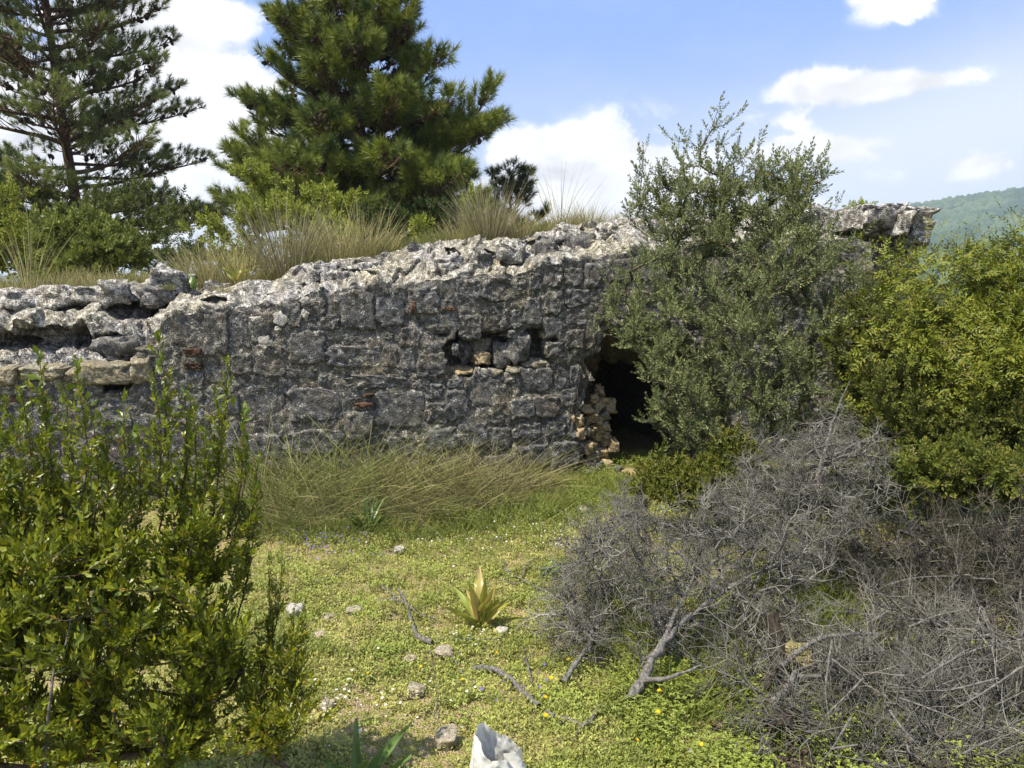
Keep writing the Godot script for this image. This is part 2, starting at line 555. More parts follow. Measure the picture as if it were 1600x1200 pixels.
# ------------------------------------------------------------ sky
func build_sky(env: Environment) -> void:
	var w := 3200
	var h := 1600
	var n1 := noise(FastNoiseLite.TYPE_SIMPLEX_SMOOTH, 2.6, 6, 11)
	var n2 := noise(FastNoiseLite.TYPE_SIMPLEX_SMOOTH, 9.0, 5, 12)
	n2.domain_warp_enabled = true
	n2.domain_warp_amplitude = 0.06
	n2.domain_warp_frequency = 6.0
	# clouds in view, as angles: pixel of the photo, half sizes in pixels, strength
	var blobs := []
	for q in [[875, 268, 105, 56, 1.1], [955, 232, 45, 32, 0.85], [820, 225, 45, 30, 0.75], [905, 320, 190, 45, 1.0], [1010, 268, 60, 48, 0.9], [1130, 300, 170, 60, 0.55],
			[1330, 142, 92, 27, 1.25], [1258, 132, 32, 25, 0.9], [1440, 128, 66, 14, 1.0], [1395, 15, 90, 28, 0.75], [1290, 75, 60, 12, 0.22], [1180, 195, 36, 20, 0.6], [1245, 190, 22, 13, 0.5],
			[1310, 230, 100, 24, 0.8], [1240, 245, 50, 20, 0.65], [1490, 265, 80, 20, 0.62], [1570, 250, 40, 18, 0.5], [1060, 170, 70, 30, 0.25], [970, 165, 60, 30, 0.2],
			[260, 60, 110, 110, 0.72], [320, 200, 100, 70, 0.75], [230, 170, 110, 80, 0.7], [370, 40, 60, 26, 0.45], [100, 120, 170, 160, 0.6], [380, 300, 180, 60, 0.95], [50, 300, 200, 120, 0.8], [410, 150, 60, 40, 0.3], [650, 330, 120, 50, 0.8]]:
		var d := ray(q[0], q[1]).normalized()
		blobs.append([atan2(d.x, -d.z), asin(d.y), q[2] / F, q[3] / F, q[4]])
	var veil := ray(1500, 210).normalized()
	var va := atan2(veil.x, -veil.z)
	var ve := asin(veil.y)
	var px := PackedFloat32Array()
	px.resize(w * h * 3)
	for y in h:
		var el := (0.5 - (y + 0.5) / h) * PI
		var up := maxf(sin(el), 0.0)
		var base := Vector3(0.43, 0.49, 0.57).lerp(Vector3(0.165, 0.265, 0.52), smoothstep(0.0, 0.30, up)).lerp(Vector3(0.08, 0.16, 0.42), smoothstep(0.28, 1.0, up))
		if el < -0.02: base = Vector3(0.14, 0.145, 0.10)
		for x in w:
			var o := (y * w + x) * 3
			var c := base
			if el > -0.02:
				var az := wrapf((x + 0.5) / w * TAU, -PI, PI)
				var d := Vector3(sin(az) * cos(el), sin(el), -cos(az) * cos(el))
				var framed := smoothstep(0.85, 0.62, absf(az)) * smoothstep(0.50, 0.36, el)
				var f := 0.0
				var a1 := n1.get_noise_3d(d.x * 1.0, d.y * 2.2, d.z * 1.0)
				var a2 := 0.0
				if framed > 0.001:
					for b in blobs:
						var dx: float = (az - b[0]) / b[2]
						if absf(dx) > 2.2: continue
						var dy: float = (el - b[1]) / b[3]
						if dy < 0.0: dy *= 1.25
						var rr := dx * dx + dy * dy
						if rr < 5.0: f += b[4] * exp(-rr)
				if f > 0.03 or framed < 0.999 or el < 0.4:
					a2 = n2.get_noise_3d(d.x, d.y * 1.7, d.z)
				var dens_in := smoothstep(0.34, 0.80, f + a2 * 0.80 + a1 * 0.15) * smoothstep(0.08, 0.42, f)
				var dens_out := smoothstep(0.16, 0.5, a1 + a2 * 0.45 + 0.16 * smoothstep(0.6, 0.0, el))
				var dens := lerpf(dens_out, dens_in, framed)
				var vx := (az - va) / 0.38
				var vy := (el - ve - (az - va) * 0.25) / 0.09
				var thin := lerpf(clampf(0.35 + a1, 0, 0.45), 0.78 * exp(-vx * vx - vy * vy) + 0.10 * clampf(a1 + a2, 0, 1), framed)
				c = c.lerp(Vector3(0.48, 0.51, 0.56), clampf(thin, 0, 1))
				c = c.lerp(Vector3(0.565, 0.57, 0.58) * (1.0 + 0.4 * a2 + 0.2 * a1), dens)
			px[o] = c.x; px[o + 1] = c.y; px[o + 2] = c.z
	var im := Image.create_from_data(w, h, false, Image.FORMAT_RGBF, px.to_byte_array())
	var pm := PanoramaSkyMaterial.new()
	pm.panorama = ImageTexture.create_from_image(im)
	var sky := Sky.new()
	sky.sky_material = pm
	env.sky = sky

# ------------------------------------------------------------ ground, bank, hill
func build_ground() -> void:
	# one sheet, fine near the camera and coarse out to the hills
	var xs := PackedFloat32Array()
	var zs := PackedFloat32Array()
	for k in 181: xs.append((k - 90) / 90.0 * 7.0)
	for k in 16:
		var e := 7.0 * pow(1.42, k + 1)
		xs.append(e); xs.append(-e)
	xs.sort()
	for k in 151: zs.append(1.5 - k / 150.0 * 11.0)
	for k in 16:
		zs.append(-9.5 - 1.5 * (pow(1.5, k + 1) - 1.0))
		zs.append(1.5 + 1.2 * (pow(1.45, k + 1) - 1.0))
	zs.sort()
	zs.reverse()
	var v := PackedVector3Array()
	for z in zs:
		for x in xs:
			var r := Vector2(x, z + 4.0).length()
			var y := gh(x, z) if r < 40.0 else 0.0
			y -= 55.0 * smoothstep(25.0, 320.0, r)
			v.append(Vector3(x, y, z))
	kind(part("ground", sheet(v, xs.size(), zs.size(), M.soil)), "structure")

func top_of(u: float) -> float: return poly(H2, u)
func poly(p: PackedVector2Array, u: float) -> float:
	if u <= p[0].x: return p[0].y
	for k in p.size() - 1:
		if u <= p[k + 1].x: return lerpf(p[k].y, p[k + 1].y, (u - p[k].x) / (p[k + 1].x - p[k].x))
	return p[p.size() - 1].y
func bank_height(u: float, w: float) -> float:
	var t := top_of(u) - 0.05 - 0.3 * smoothstep(-1.45, -1.0, w)
	t = lerpf(t, minf(t, 1.72), smoothstep(-1.6, -4.5, w))
	t -= 1.9 * smoothstep(-12.0, -26.0, w)
	t -= 2.0 * smoothstep(3.9, 6.5, u + 0.15 * w * 0.0)
	t -= 1.6 * smoothstep(-7.5, -12.0, u) * smoothstep(-4.0, 0.0, w)
	return t + nA.get_noise_2d(u * 1.3, w * 1.3) * 0.10 + nB.get_noise_2d(u * 5.0, w * 5.0) * 0.03
func bank(u: float, w: float) -> Vector3: return W * Vector3(u, bank_height(u, w), w)
func build_bank() -> void:
	var v := PackedVector3Array()
	var nx := 121
	var ny := 90
	for y in ny:
		var w := -0.95 - 26.0 * pow(float(y) / (ny - 1), 1.7)
		for x in nx:
			var u := lerpf(-12.0, 6.5, float(x) / (nx - 1))
			v.append(W * Vector3(u, bank_height(u, w), w))
	kind(part("earth_bank", sheet(v, nx, ny, M.bank_soil)), "structure")

func build_hill() -> void:
	var nx := 150
	var ny := 60
	var v := PackedVector3Array()
	var big := noise(FastNoiseLite.TYPE_SIMPLEX_SMOOTH, 0.004, 4, 77)
	var xf := []
	var cols := []
	for y in ny:
		for x in nx: v.append(hill_point(0.05 + 1.35 * x / (nx - 1), float(y) / (ny - 1), big))
	kind(part("hillside", sheet(v, nx, ny, M.hill)), "structure")
	rng.seed = 501
	var bare := noise(FastNoiseLite.TYPE_SIMPLEX_SMOOTH, 0.012, 3, 78)
	while xf.size() < 15000:
		var a := rf(0.30, 0.80)
		var t := sqrt(rf(0.12, 1.0))
		var p := hill_point(a, t, big)
		var g := bare.get_noise_2d(p.x, p.z)
		if g > 0.28 and rng.randf() < 0.85: continue
		var s := rf(0.7, 1.3) * (1.0 + 0.3 * g)
		xf.append(Transform3D(Basis(Vector3.UP, rf(0, TAU)).scaled(Vector3(s, s * rf(0.8, 1.25), s)), p + Vector3.UP * 1.2))
		cols.append(Color(0.028, 0.062, 0.026).lerp(Color(0.08, 0.12, 0.042), clampf(0.5 + g * 1.6 + rf(-0.3, 0.3), 0, 1)))
	var b := lump(Vector3(3.4, 3.9, 3.4), 0.5, 3.0, null, 9, 6, 0.9)
	var holder := kind(scatter("forest", b, M.tree_far, xf, cols, self), "stuff")
	holder.set_meta("label", "dense dark green forest covering the far hillside")
func hill_point(a: float, t: float, big: FastNoiseLite) -> Vector3:
	var d := 380.0 + 820.0 * t
	# height of the ridge as an elevation angle over the azimuth
	var el := 1.7 + 2.35 * smoothstep(0.20, 0.41, a) + 1.0 * smoothstep(0.40, 0.60, a) + 0.9 * smoothstep(0.6, 1.0, a)
	var ridge := 1200.0 * tan(deg_to_rad(el)) + 2.0
	var y := lerpf(-57.0, ridge, pow(t, 1.25) * (1.0 - 0.0 * t))
	y += big.get_noise_2d(d * cos(a), d * sin(a)) * 26.0 * t * (1.0 - smoothstep(0.82, 1.0, t))
	return Vector3(sin(a) * d, y, -cos(a) * d)

# ------------------------------------------------------------ the wall
var cavities := []
func line(px: Array, w: float) -> PackedVector2Array:
	var r := PackedVector2Array()
	for k in range(0, px.size(), 2):
		var p := wuv(px[k], px[k + 1], w)
		r.append(Vector2(p.x, p.y))
	return r
func wall_point(u: float, s: float) -> Vector3:
	# s: 0..1 face, 1..2 ledge, 2..3 riser, 3..4 broken slope, 4..5 top
	var left := 1.0 - smoothstep(-3.35, -2.95, u)
	var a := lerpf(0.12, 0.30, left)
	var h1 := poly(H1, u) + nB.get_noise_2d(u * 2.2, 7.0) * 0.035 + nC.get_noise_2d(u * 9.0, 3.0) * 0.012
	var h2 := poly(H2, u)
	var b := minf(lerpf(0.07, 0.40, left), (h2 - h1) * 0.75)
	var pts := [Vector2(0.0, -0.35), Vector2(0.0, h1), Vector2(-a, h1 + 0.03), Vector2(-a - 0.07, h1 + b), Vector2(-1.0, h2), Vector2(-1.9, h2 - 0.12)]
	var k := mini(int(s), 4)
	var q: Vector2 = (pts[k] as Vector2).lerp(pts[k + 1], s - k)
	var nrm := Vector3(0, 0, 1)
	var up := smoothstep(0.96, 1.06, s)
	nrm = nrm.lerp(Vector3(0, 0.75, 0.65), up).normalized()
	var p := Vector3(u, q.y, q.x)
	var x := u
	var y := q.y + q.x * 0.7
	var face := nA.get_noise_2d(x * 1.6, y * 1.6) * 0.035 + nB.get_noise_2d(x * 6.0, y * 8.0) * 0.014 + nC.get_noise_2d(x * 22.0, y * 30.0) * 0.007
	var chunk := nR.get_noise_2d(x * 0.55 + nA.get_noise_2d(x * 2.5, y * 2.5) * 0.3, y * 1.35 + nA.get_noise_2d(x * 2.5 + 9.0, y * 2.5) * 0.2)
	var cap := nA.get_noise_2d(x * 2.2, y * 2.2) * 0.07 + (chunk + 0.45) * 0.13 + nV.get_noise_2d(x * 0.7 + nA.get_noise_2d(x * 2.0, y * 2.0) * 0.35 + nB.get_noise_2d(x * 3.0, y * 3.0) * 0.1, y * 1.9 + nA.get_noise_2d(x * 2.0 + 5.0, y * 2.0) * 0.3) * 0.065 + nB.get_noise_2d(x * 4.0, y * 8.0) * 0.028 + nC.get_noise_2d(x * 22.0, y * 28.0) * 0.009
	if s > 4.0: cap *= 1.0 - 0.7 * (s - 4.0)
	p += nrm * lerpf(face, cap, up)
	for c in cavities:
		var dx: float = (u - c[0]) / c[2]
		if absf(dx) > 1.3: continue
		var dy: float = (p.y - c[1]) / c[3]
		if absf(dy) > 1.3: continue
		var wob := nB.get_noise_2d(u * 6.0 + c[0] * 9.0, p.y * 6.0) * 0.35
		var r := sqrt(dx * dx + dy * dy) + wob
		p.z -= c[4] * smoothstep(1.0, 0.78, r)
	return p

func stone(parent: Node3D, called: String, c: Vector3, su: float, sv: float, rot: float, proud: float, m: Material, tint: Color, round_ := 7.0, rough := 1.0, depth := 0.07) -> MeshInstance3D:
	var nx := 21
	var ny := 17
	var v := PackedVector3Array()
	var cols := PackedColorArray()
	var j := []
	for k in 4: j.append(Vector2(rf(-0.13, 0.13), rf(-0.13, 0.13)))
	var tilt := Vector2(rf(-0.05, 0.05), rf(-0.05, 0.05)) * rough
	var sd := rf(0, 90)
	for y in ny:
		for x in nx:
			var a := -1.0 + 2.0 * x / (nx - 1)
			var b := -1.0 + 2.0 * y / (ny - 1)
			a = signf(a) * pow(absf(a), 0.75)
			b = signf(b) * pow(absf(b), 0.75)
			var e := maxf(absf(a), absf(b))
			var q := Vector2(a, b)
			var f := Vector2((a + 1) / 2, (b + 1) / 2)
			q += (j[0] as Vector2).lerp(j[1], f.x).lerp((j[2] as Vector2).lerp(j[3], f.x), f.y)
			q *= 1.0 - 0.16 * pow(absf(a * b), 2.5)
			q *= 1.0 + nA.get_noise_2d(a * 1.2 + sd, b * 1.2) * 0.22 + nB.get_noise_2d(a * 1.6 + sd, b * 1.6) * 0.10
			q = (q * Vector2(su, sv) * 0.5).rotated(rot)
			var h := proud - depth * pow(e, round_) - (0.05 if e > 0.99 else 0.0)
			h += q.x * tilt.x + q.y * tilt.y
			h += rough * (nA.get_noise_2d(q.x * 5.0 + sd, q.y * 5.0) * 0.02 + nB.get_noise_2d(q.x * 11.0 + sd, q.y * 14.0) * 0.017 + nC.get_noise_2d(q.x * 30.0 + sd, q.y * 38.0) * 0.010)
			v.append(Vector3(q.x, q.y, h))
			cols.append(tint)
	var o := part(called, sheet(v, nx, ny, m, cols), parent)
	o.position = c
	return o

func build_wall() -> void:
	rng.seed = 41
	var root := thing("ruined_wall", "long ruined grey stone wall of rough blocks with a broken pale top and a dark opening", "wall", W.origin)
	root.transform = W
	for q in [[195, 488, 46, 15, 0.34], [62, 475, 50, 12, 0.2], [70, 530, 70, 18, 0.34], [178, 540, 30, 18, 0.24], [128, 525, 8, 22, 0.25], [165, 603, 42, 10, 0.3], [10, 540, 26, 10, 0.25], [245, 476, 22, 9, 0.15],
			[330, 470, 22, 6, 0.15], [855, 388, 24, 17, 0.28], [905, 382, 26, 15, 0.24], [775, 402, 18, 16, 0.22], [720, 398, 12, 12, 0.18], [560, 428, 30, 8, 0.15], [940, 368, 22, 7, 0.2], [690, 520, 12, 6, 0.1]]:
		var p := wuv(q[0], q[1], -0.3 if q[1] < 600 and (q[0] < 300 or q[1] < 440) else 0.0)
		cavities.append([p.x, p.y, q[2] * 0.0055, q[3] * 0.0058, q[4]])
	# the socket where blocks have fallen out
	for q in [[728, 552, 34, 34, 0.36], [780, 548, 52, 34, 0.33], [838, 545, 34, 32, 0.30]]:
		var p := wuv(q[0], q[1], 0.0)
		cavities.append([p.x, p.y, q[2] * 0.0058, q[3] * 0.0060, q[4]])
	hole = ragged(line([985, 508, 945, 520, 928, 560, 914, 598, 902, 640, 905, 690, 925, 742, 960, 775, 1120, 775, 1125, 640, 1095, 560, 1045, 515], 0.0))
	var counts := [118, 9, 18, 62, 24]
	var srow := PackedFloat32Array()
	for k in 5:
		for j in counts[k]: srow.append(k + float(j) / counts[k])
	srow.append(5.0)
	var nx := 560
	var ny := srow.size()
	var u0 := -6.4
	var u1 := 3.72
	var v := PackedVector3Array()
	var cols := PackedColorArray()
	var skip := PackedByteArray()
	for y in ny:
		for x in nx:
			var u := lerpf(u0, u1, float(x) / (nx - 1))
			var p := wall_point(u, srow[y])
			v.append(p)
			skip.append(1 if srow[y] < 1.0 and absf(u - 1.4) < 1.5 and Geometry2D.is_point_in_polygon(Vector2(u, p.y), hole) else 0)
			var c := nA.get_noise_2d(u * 0.9 + 40.0, p.y * 1.1)
			var edge := poly(H1, u)
			var worn := 1.0 + (0.75 * smoothstep(0.13, -0.02, edge - p.y + nB.get_noise_2d(u * 4.0, p.y * 4.0) * 0.12) if srow[y] <= 1.02 else 0.0)
			cols.append(Color(1, 1, 1).lerp(Color(1.1, 0.98, 0.82), clampf(c * 1.5 + 0.35, 0, 1)) * worn)
	# two surfaces of one ruin: dark weathered facing mortar below, pale broken core above
	var split := 0
	while srow[split] < 1.0: split += 1
	part("facing_mortar", sheet(v.slice(0, (split + 1) * nx), nx, split + 1, M.mortar, cols.slice(0, (split + 1) * nx), skip), root)
	part("broken_core", sheet(v.slice(split * nx), nx, ny - split, M.cap, cols.slice(split * nx)), root)
	build_vault(root)
	build_stones(root)

func ragged(p: PackedVector2Array) -> PackedVector2Array:    # a broken edge
	var r := PackedVector2Array()
	for k in p.size():
		var a := p[k]
		var b := p[(k + 1) % p.size()]
		var nrm := (b - a).orthogonal().normalized()
		for j in 6:
			var q := a.lerp(b, j / 6.0)
			r.append(q + nrm * (nB.get_noise_2d(q.x * 5.0, q.y * 5.0) * 0.09 + nA.get_noise_2d(q.x * 2.5, q.y * 2.5) * 0.08))
	return r

func build_vault(root: Node3D) -> void:
	# the reveal and the dark room behind the opening
	var n := 120
	var per := 0.0
	var outline := PackedVector2Array()
	for k in hole.size(): per += hole[k].distance_to(hole[(k + 1) % hole.size()])
	for s in n:
		var d := per * s / n
		for k in hole.size():
			var l := hole[k].distance_to(hole[(k + 1) % hole.size()])
			if d <= l:
				outline.append(hole[k].lerp(hole[(k + 1) % hole.size()], d / l)); break
			d -= l
	var c := wuv(1035, 690, -0.4)
	var deep := [[0.03, 1.07], [-0.06, 1.04], [-0.16, 1.02], [-0.3, 0.98], [-0.45, 0.9], [-0.6, 0.82], [-0.75, 0.74], [-0.95, 0.68], [-1.3, 0.72], [-1.8, 0.78], [-2.4, 0.75], [-2.8, 0.5], [-2.9, 0.02]]
	var v := PackedVector3Array()
	var cols := PackedColorArray()
	for k in deep.size() * 3 - 2:
		var f := k / 3.0
		var a: Array = deep[int(f)]
		var b: Array = deep[mini(int(f) + 1, deep.size() - 1)]
		var w := lerpf(a[0], b[0], f - int(f))
		var sc := lerpf(a[1], b[1], f - int(f))
		for x in n + 1:
			var q := Vector2(c.x, c.y) + (outline[(n - x) % n] - Vector2(c.x, c.y)) * sc
			var rough := smoothstep(0.03, -0.08, w)
			var p := Vector3(q.x, q.y, w)
			var dd := (q - Vector2(c.x, c.y)).normalized()
			var h := (nR.get_noise_3d(p.x * 1.3, p.y * 1.3, p.z * 1.3) + 0.4) * 0.16 + nB.get_noise_3d(p.x * 5, p.y * 5, p.z * 5) * 0.06 + nC.get_noise_3d(p.x * 16, p.y * 16, p.z * 16) * 0.015
			p.x += dd.x * h * rough
			p.y += dd.y * h * rough
			v.append(p); cols.append(Color.WHITE)
	part("vault_chamber", sheet(v, n + 1, deep.size() * 3 - 2, M.core, cols, PackedByteArray(), true), root)

func build_stones(root: Node3D) -> void:
	rng.seed = 42
	# blocks of the facing, read off the photograph: left, top, right, bottom
	var blocks := [
		[264, 484, 320, 541], [320, 484, 355, 557], [356, 487, 388, 546], [390, 484, 430, 538], [431, 473, 472, 512], [473, 470, 509, 493], [495, 489, 531, 518], [532, 453, 587, 516], [588, 449, 635, 512],
		[638, 449, 686, 490], [688, 468, 708, 488], [712, 436, 753, 472], [756, 433, 800, 471], [805, 430, 821, 455], [827, 426, 846, 455], [856, 416, 879, 450], [880, 416, 911, 447], [914, 410, 940, 450], [942, 404, 985, 440], [988, 398, 1040, 440],
		[511, 538, 596, 577], [624, 512, 660, 543], [652, 552, 700, 591], [444, 574, 492, 592], [376, 594, 446, 668], [540, 583, 630, 608], [585, 609, 663, 672], [644, 592, 672, 607],
		[816, 463, 846, 511], [715, 492, 753, 530], [755, 484, 796, 519], [798, 482, 815, 514], [882, 513, 915, 546], [853, 532, 880, 561], [622, 545, 650, 580], [848, 455, 880, 492], [882, 452, 930, 480], [884, 482, 925, 510], [850, 494, 880, 528],
		[734, 586, 785, 640], [811, 572, 864, 616], [866, 583, 890, 610], [663, 598, 694, 626], [667, 627, 705, 662], [699, 592, 723, 607], [697, 609, 730, 658], [836, 616, 876, 652], [797, 620, 835, 655], [876, 608, 902, 637], [891, 568, 908, 603],
		[850, 654, 884, 688], [802, 659, 848, 687], [766, 664, 800, 706], [811, 693, 859, 732], [861, 690, 908, 734], [886, 650, 902, 686], [716, 662, 762, 700], [660, 668, 712, 706], [606, 678, 655, 716], [540, 640, 582, 690], [455, 604, 530, 664],
		[400, 545, 446, 590], [448, 520, 506, 570], [360, 552, 396, 588], [322, 562, 358, 600], [287, 580, 320, 610], [265, 615, 318, 662], [322, 606, 372, 650], [210, 590, 262, 640], [205, 645, 258, 692], [262, 668, 330, 712], [335, 656, 374, 706],
		[150, 625, 205, 668], [95, 630, 146, 672], [40, 635, 92, 690], [-20, 640, 36, 690], [100, 680, 160, 730], [165, 676, 202, 726], [380, 676, 440, 720], [448, 670, 534, 712],
		[480, 716, 540, 748], [550, 700, 600, 740], [610, 722, 670, 750], [680, 712, 740, 748], [745, 708, 805, 750], [598, 540, 622, 578], [534, 520, 580, 536], [706, 536, 716, 556]]
	var used := []
	for b in blocks:
		var p := wuv((b[0] + b[2]) * 0.5, (b[1] + b[3]) * 0.5)
		var q := wuv(b[2], b[1])
		var r := wuv(b[0], b[3])
		var su := (q.x - r.x) * 1.05
		var sv := (q.y - r.y) * 1.05
		used.append(Rect2(p.x - su / 2, p.y - sv / 2, su, sv))
		var g := rf(0.82, 1.18)
		var wm := rf(-0.05, 0.06)
		var tint := Color(g * (1.0 + wm), g, g * (1.0 - wm * 1.3))
		if b[0] == 734: tint = Color(1.35, 1.36, 1.34)
		if b[0] == 638: tint = Color(1.45, 1.45, 1.45)
		stone(root, "stone", p + Vector3(0, 0, nA.get_noise_2d(p.x * 1.6, p.y * 1.6) * 0.03), su, sv, rf(-0.06, 0.06), rf(0.008, 0.024), M.stone, tint, rf(10, 20), rf(0.4, 0.85), 0.034)
	# smaller blocks and spalls fill what lies between
	var tries := 0
	while used.size() < 268 and tries < 9000:
		tries += 1
		var u := rf(-6.0, 3.5)
		var v := rf(0.0, 2.4)
		var sc := 1.0 if tries < 3000 else 0.62
		var su := rf(0.11, 0.36) * sc
		var sv := rf(0.09, 0.21) * sc
		if v + sv * 0.5 > poly(H1, u) - 0.01: continue
		var r := Rect2(u - su / 2, v - sv / 2, su, sv)
		var clash := false
		for q in used:
			if (q as Rect2).intersects(r): clash = true; break
		if clash or Geometry2D.is_point_in_polygon(Vector2(u + su * 0.5, v), hole) or Geometry2D.is_point_in_polygon(Vector2(u - su * 0.5, v), hole) or Geometry2D.is_point_in_polygon(Vector2(u, v), hole): continue
		for k in range(16, 19):
			var cv: Array = cavities[k]
			if absf(u - cv[0]) < cv[2] * 0.9 + su * 0.4 and absf(v - cv[1]) < cv[3] * 0.9 + sv * 0.4: clash = true
		if clash: continue
		used.append(r)
		var g := rf(0.8, 1.2)
		stone(root, "stone", Vector3(u, v, nA.get_noise_2d(u * 1.6, v * 1.6) * 0.03), su, sv, rf(-0.12, 0.12), rf(0.0, 0.018), M.stone, Color(g, g * rf(0.96, 1.0), g * rf(0.82, 1.02)), rf(7, 14), rf(0.5, 1.0), 0.03)
	# pieces of brick and tile set in the mortar
	for b in [[287, 543, 320, 560, 0.2], [287, 564, 318, 577, 0.15], [554, 627, 585, 636, 0.8], [565, 613, 585, 620, 0.3], [640, 468, 650, 492, 1.0], [690, 478, 712, 486, 1.0], [12, 618, 34, 630, 1.1], [236, 532, 254, 542, 0.8]]:
		var p := wuv((b[0] + b[2]) * 0.5, (b[1] + b[3]) * 0.5)
		var q := wuv(b[2], b[1])
		var r := wuv(b[0], b[3])
		stone(root, "brick", p + Vector3(0, 0, 0.0 if b[0] > 250 else -0.03), (q.x - r.x), (q.y - r.y), rf(-0.1, 0.1), 0.04, M.brick, Color(1, 1, 1).lerp(Color(0.45, 0.47, 0.45), 1.0 - b[4]), 8.0, 0.7)
	# long pale slabs of the ledge at the left
	for b in [[108, 566, 210, 606], [0, 572, 30, 604], [32, 570, 104, 596], [118, 606, 134, 616], [205, 556, 240, 600], [-60, 574, -4, 606]]:
		var p := wuv((b[0] + b[2]) * 0.5, (b[1] + b[3]) * 0.5)
		var q := wuv(b[2], b[1])
		var r := wuv(b[0], b[3])
		stone(root, "slab", p + Vector3(0, 0, -0.01), (q.x - r.x), (q.y - r.y), rf(-0.04, 0.04), 0.07, M.pale, Color(1, 0.98, 0.9) * rf(0.8, 1.05), 9.0, 1.0, 0.14)
	# loose and standing blocks on the broken top: pixel, distance out of the face, size
	for b in [[265, 440, -0.85, 0.17, 0.15, 1.1], [242, 458, -0.55, 0.13, 0.09, 0.6], [176, 452, -0.6, 0.12, 0.11, 1.0], [530, 440, -0.42, 0.15, 0.11, 0.75], [500, 428, -0.6, 0.16, 0.1, 0.9], [575, 425, -0.6, 0.14, 0.1, 0.95], [640, 420, -0.6, 0.15, 0.09, 1.0], [600, 432, -0.4, 0.12, 0.07, 0.8],
			[753, 403, -0.5, 0.1, 0.09, 0.65], [850, 390, -0.55, 0.12, 0.11, 0.5], [905, 380, -0.5, 0.13, 0.12, 0.55], [885, 366, -0.75, 0.15, 0.1, 1.0], [800, 392, -0.5, 0.13, 0.1, 0.9], [700, 410, -0.5, 0.14, 0.08, 0.9], [955, 365, -0.7, 0.18, 0.08, 1.0], [1010, 358, -0.7, 0.2, 0.09, 0.9], [980, 375, -0.5, 0.15, 0.07, 0.8],
			[90, 462, -0.8, 0.2, 0.1, 1.0], [30, 466, -0.8, 0.16, 0.1, 0.9], [140, 458, -0.75, 0.15, 0.08, 1.1], [400, 452, -0.8, 0.16, 0.07, 1.0], [340, 452, -0.85, 0.12, 0.06, 0.8], [180, 540, -0.36, 0.17, 0.1, 0.5],
			[1100, 352, -0.7, 0.2, 0.1, 0.9], [1290, 338, -0.8, 0.22, 0.12, 0.8], [1250, 345, -0.7, 0.2, 0.1, 0.9]]:
		var p := wuv(b[0], b[1], b[2])
		var o := part("block", lump(Vector3(b[3], b[4], rf(0.1, 0.16)), 0.42, rf(0, 50), M.cap if b[5] > 0.7 else M.stone, 21, 14, 0.55), root)
		o.position = p - Vector3(0, b[4] * 0.25, 0)
		o.rotation = Vector3(rf(-0.2, 0.2), rf(-0.6, 0.6), rf(-0.25, 0.25))
	# stones lying in the empty socket
	for b in [[752, 560, -0.10, 0.085, 0.06, 2], [752, 540, -0.26, 0.11, 0.09, 1], [783, 552, -0.12, 0.085, 0.12, 0], [812, 541, -0.06, 0.1, 0.13, 0], [853, 523, -0.1, 0.06, 0.035, 2], [800, 520, -0.08, 0.08, 0.045, 0], [858, 545, -0.14, 0.07, 0.09, 0], [842, 568, -0.1, 0.15, 0.045, 1], [722, 578, -0.1, 0.08, 0.03, 2], [800, 577, -0.05, 0.06, 0.035, 1], [772, 580, -0.08, 0.08, 0.03, 1], [825, 572, -0.12, 0.06, 0.05, 1], [730, 548, -0.28, 0.1, 0.12, 0]]:
		var p := wuv(b[0], b[1], b[2])
		var o := part("stone", lump(Vector3(b[3], b[4], 0.09), 0.35, rf(0, 50), [M.stone, M.pale, M.ochre][b[5]], 17, 12, 0.6), root)
		o.position = p
		o.rotation = Vector3(rf(-0.2, 0.2), rf(-0.5, 0.5), rf(-0.2, 0.2))
	# the rubble core laid bare at the side of the opening
	for b in [[928, 622, -0.20, 0.05, 0.04], [915, 640, -0.14, 0.08, 0.045], [932, 632, -0.22, 0.10, 0.04], [942, 650, -0.25, 0.07, 0.05], [922, 655, -0.16, 0.08, 0.045], [938, 668, -0.22, 0.085, 0.05], [915, 672, -0.1, 0.07, 0.04], [930, 682, -0.2, 0.07, 0.045], [944, 690, -0.24, 0.07, 0.05], [906, 676, -0.02, 0.05, 0.045], [920, 697, -0.1, 0.06, 0.05], [936, 705, -0.16, 0.08, 0.05], [956, 695, -0.2, 0.055, 0.06],
			[926, 712, -0.1, 0.07, 0.05], [915, 700, -0.05, 0.05, 0.05], [940, 722, -0.12, 0.09, 0.05], [925, 732, -0.05, 0.09, 0.06], [950, 742, -0.02, 0.13, 0.08], [905, 655, -0.05, 0.05, 0.06], [936, 612, -0.3, 0.05, 0.06], [948, 635, -0.34, 0.07, 0.07], [926, 643, -0.15, 0.04, 0.025], [934, 657, -0.18, 0.035, 0.03], [925, 668, -0.14, 0.035, 0.025], [944, 677, -0.21, 0.04, 0.03]]:
		var p := wuv(b[0], b[1], b[2])
		var o := part("stone", lump(Vector3(b[3], b[4], 0.08), 0.45, rf(0, 50), [M.ochre, M.ochre, M.pale, M.ochre][rng.randi() % 4] if b[1] < 725 else M.stone, 15, 10, 0.55), root)
		o.position = p
		o.rotation = Vector3(rf(-0.3, 0.3), rf(-0.6, 0.6), rf(-0.35, 0.35))
	# pale lichen patches on the facing
	for b in [[439, 497, 11, 10], [403, 498, 9, 5], [477, 490, 6, 7], [415, 533, 11, 8], [477, 469, 8, 6], [433, 513, 5, 4], [872, 435, 3, 5], [398, 500, 4, 3]]:
		var p := wuv(b[0], b[1], 0.0)
		var o := part("lichen", lump(Vector3(b[2] * 0.0048, b[3] * 0.0048, 0.008), 0.6, rf(0, 50), M.lichen, 25, 14, 1.0), root)
		o.position = p + Vector3(0, 0, 0.045)
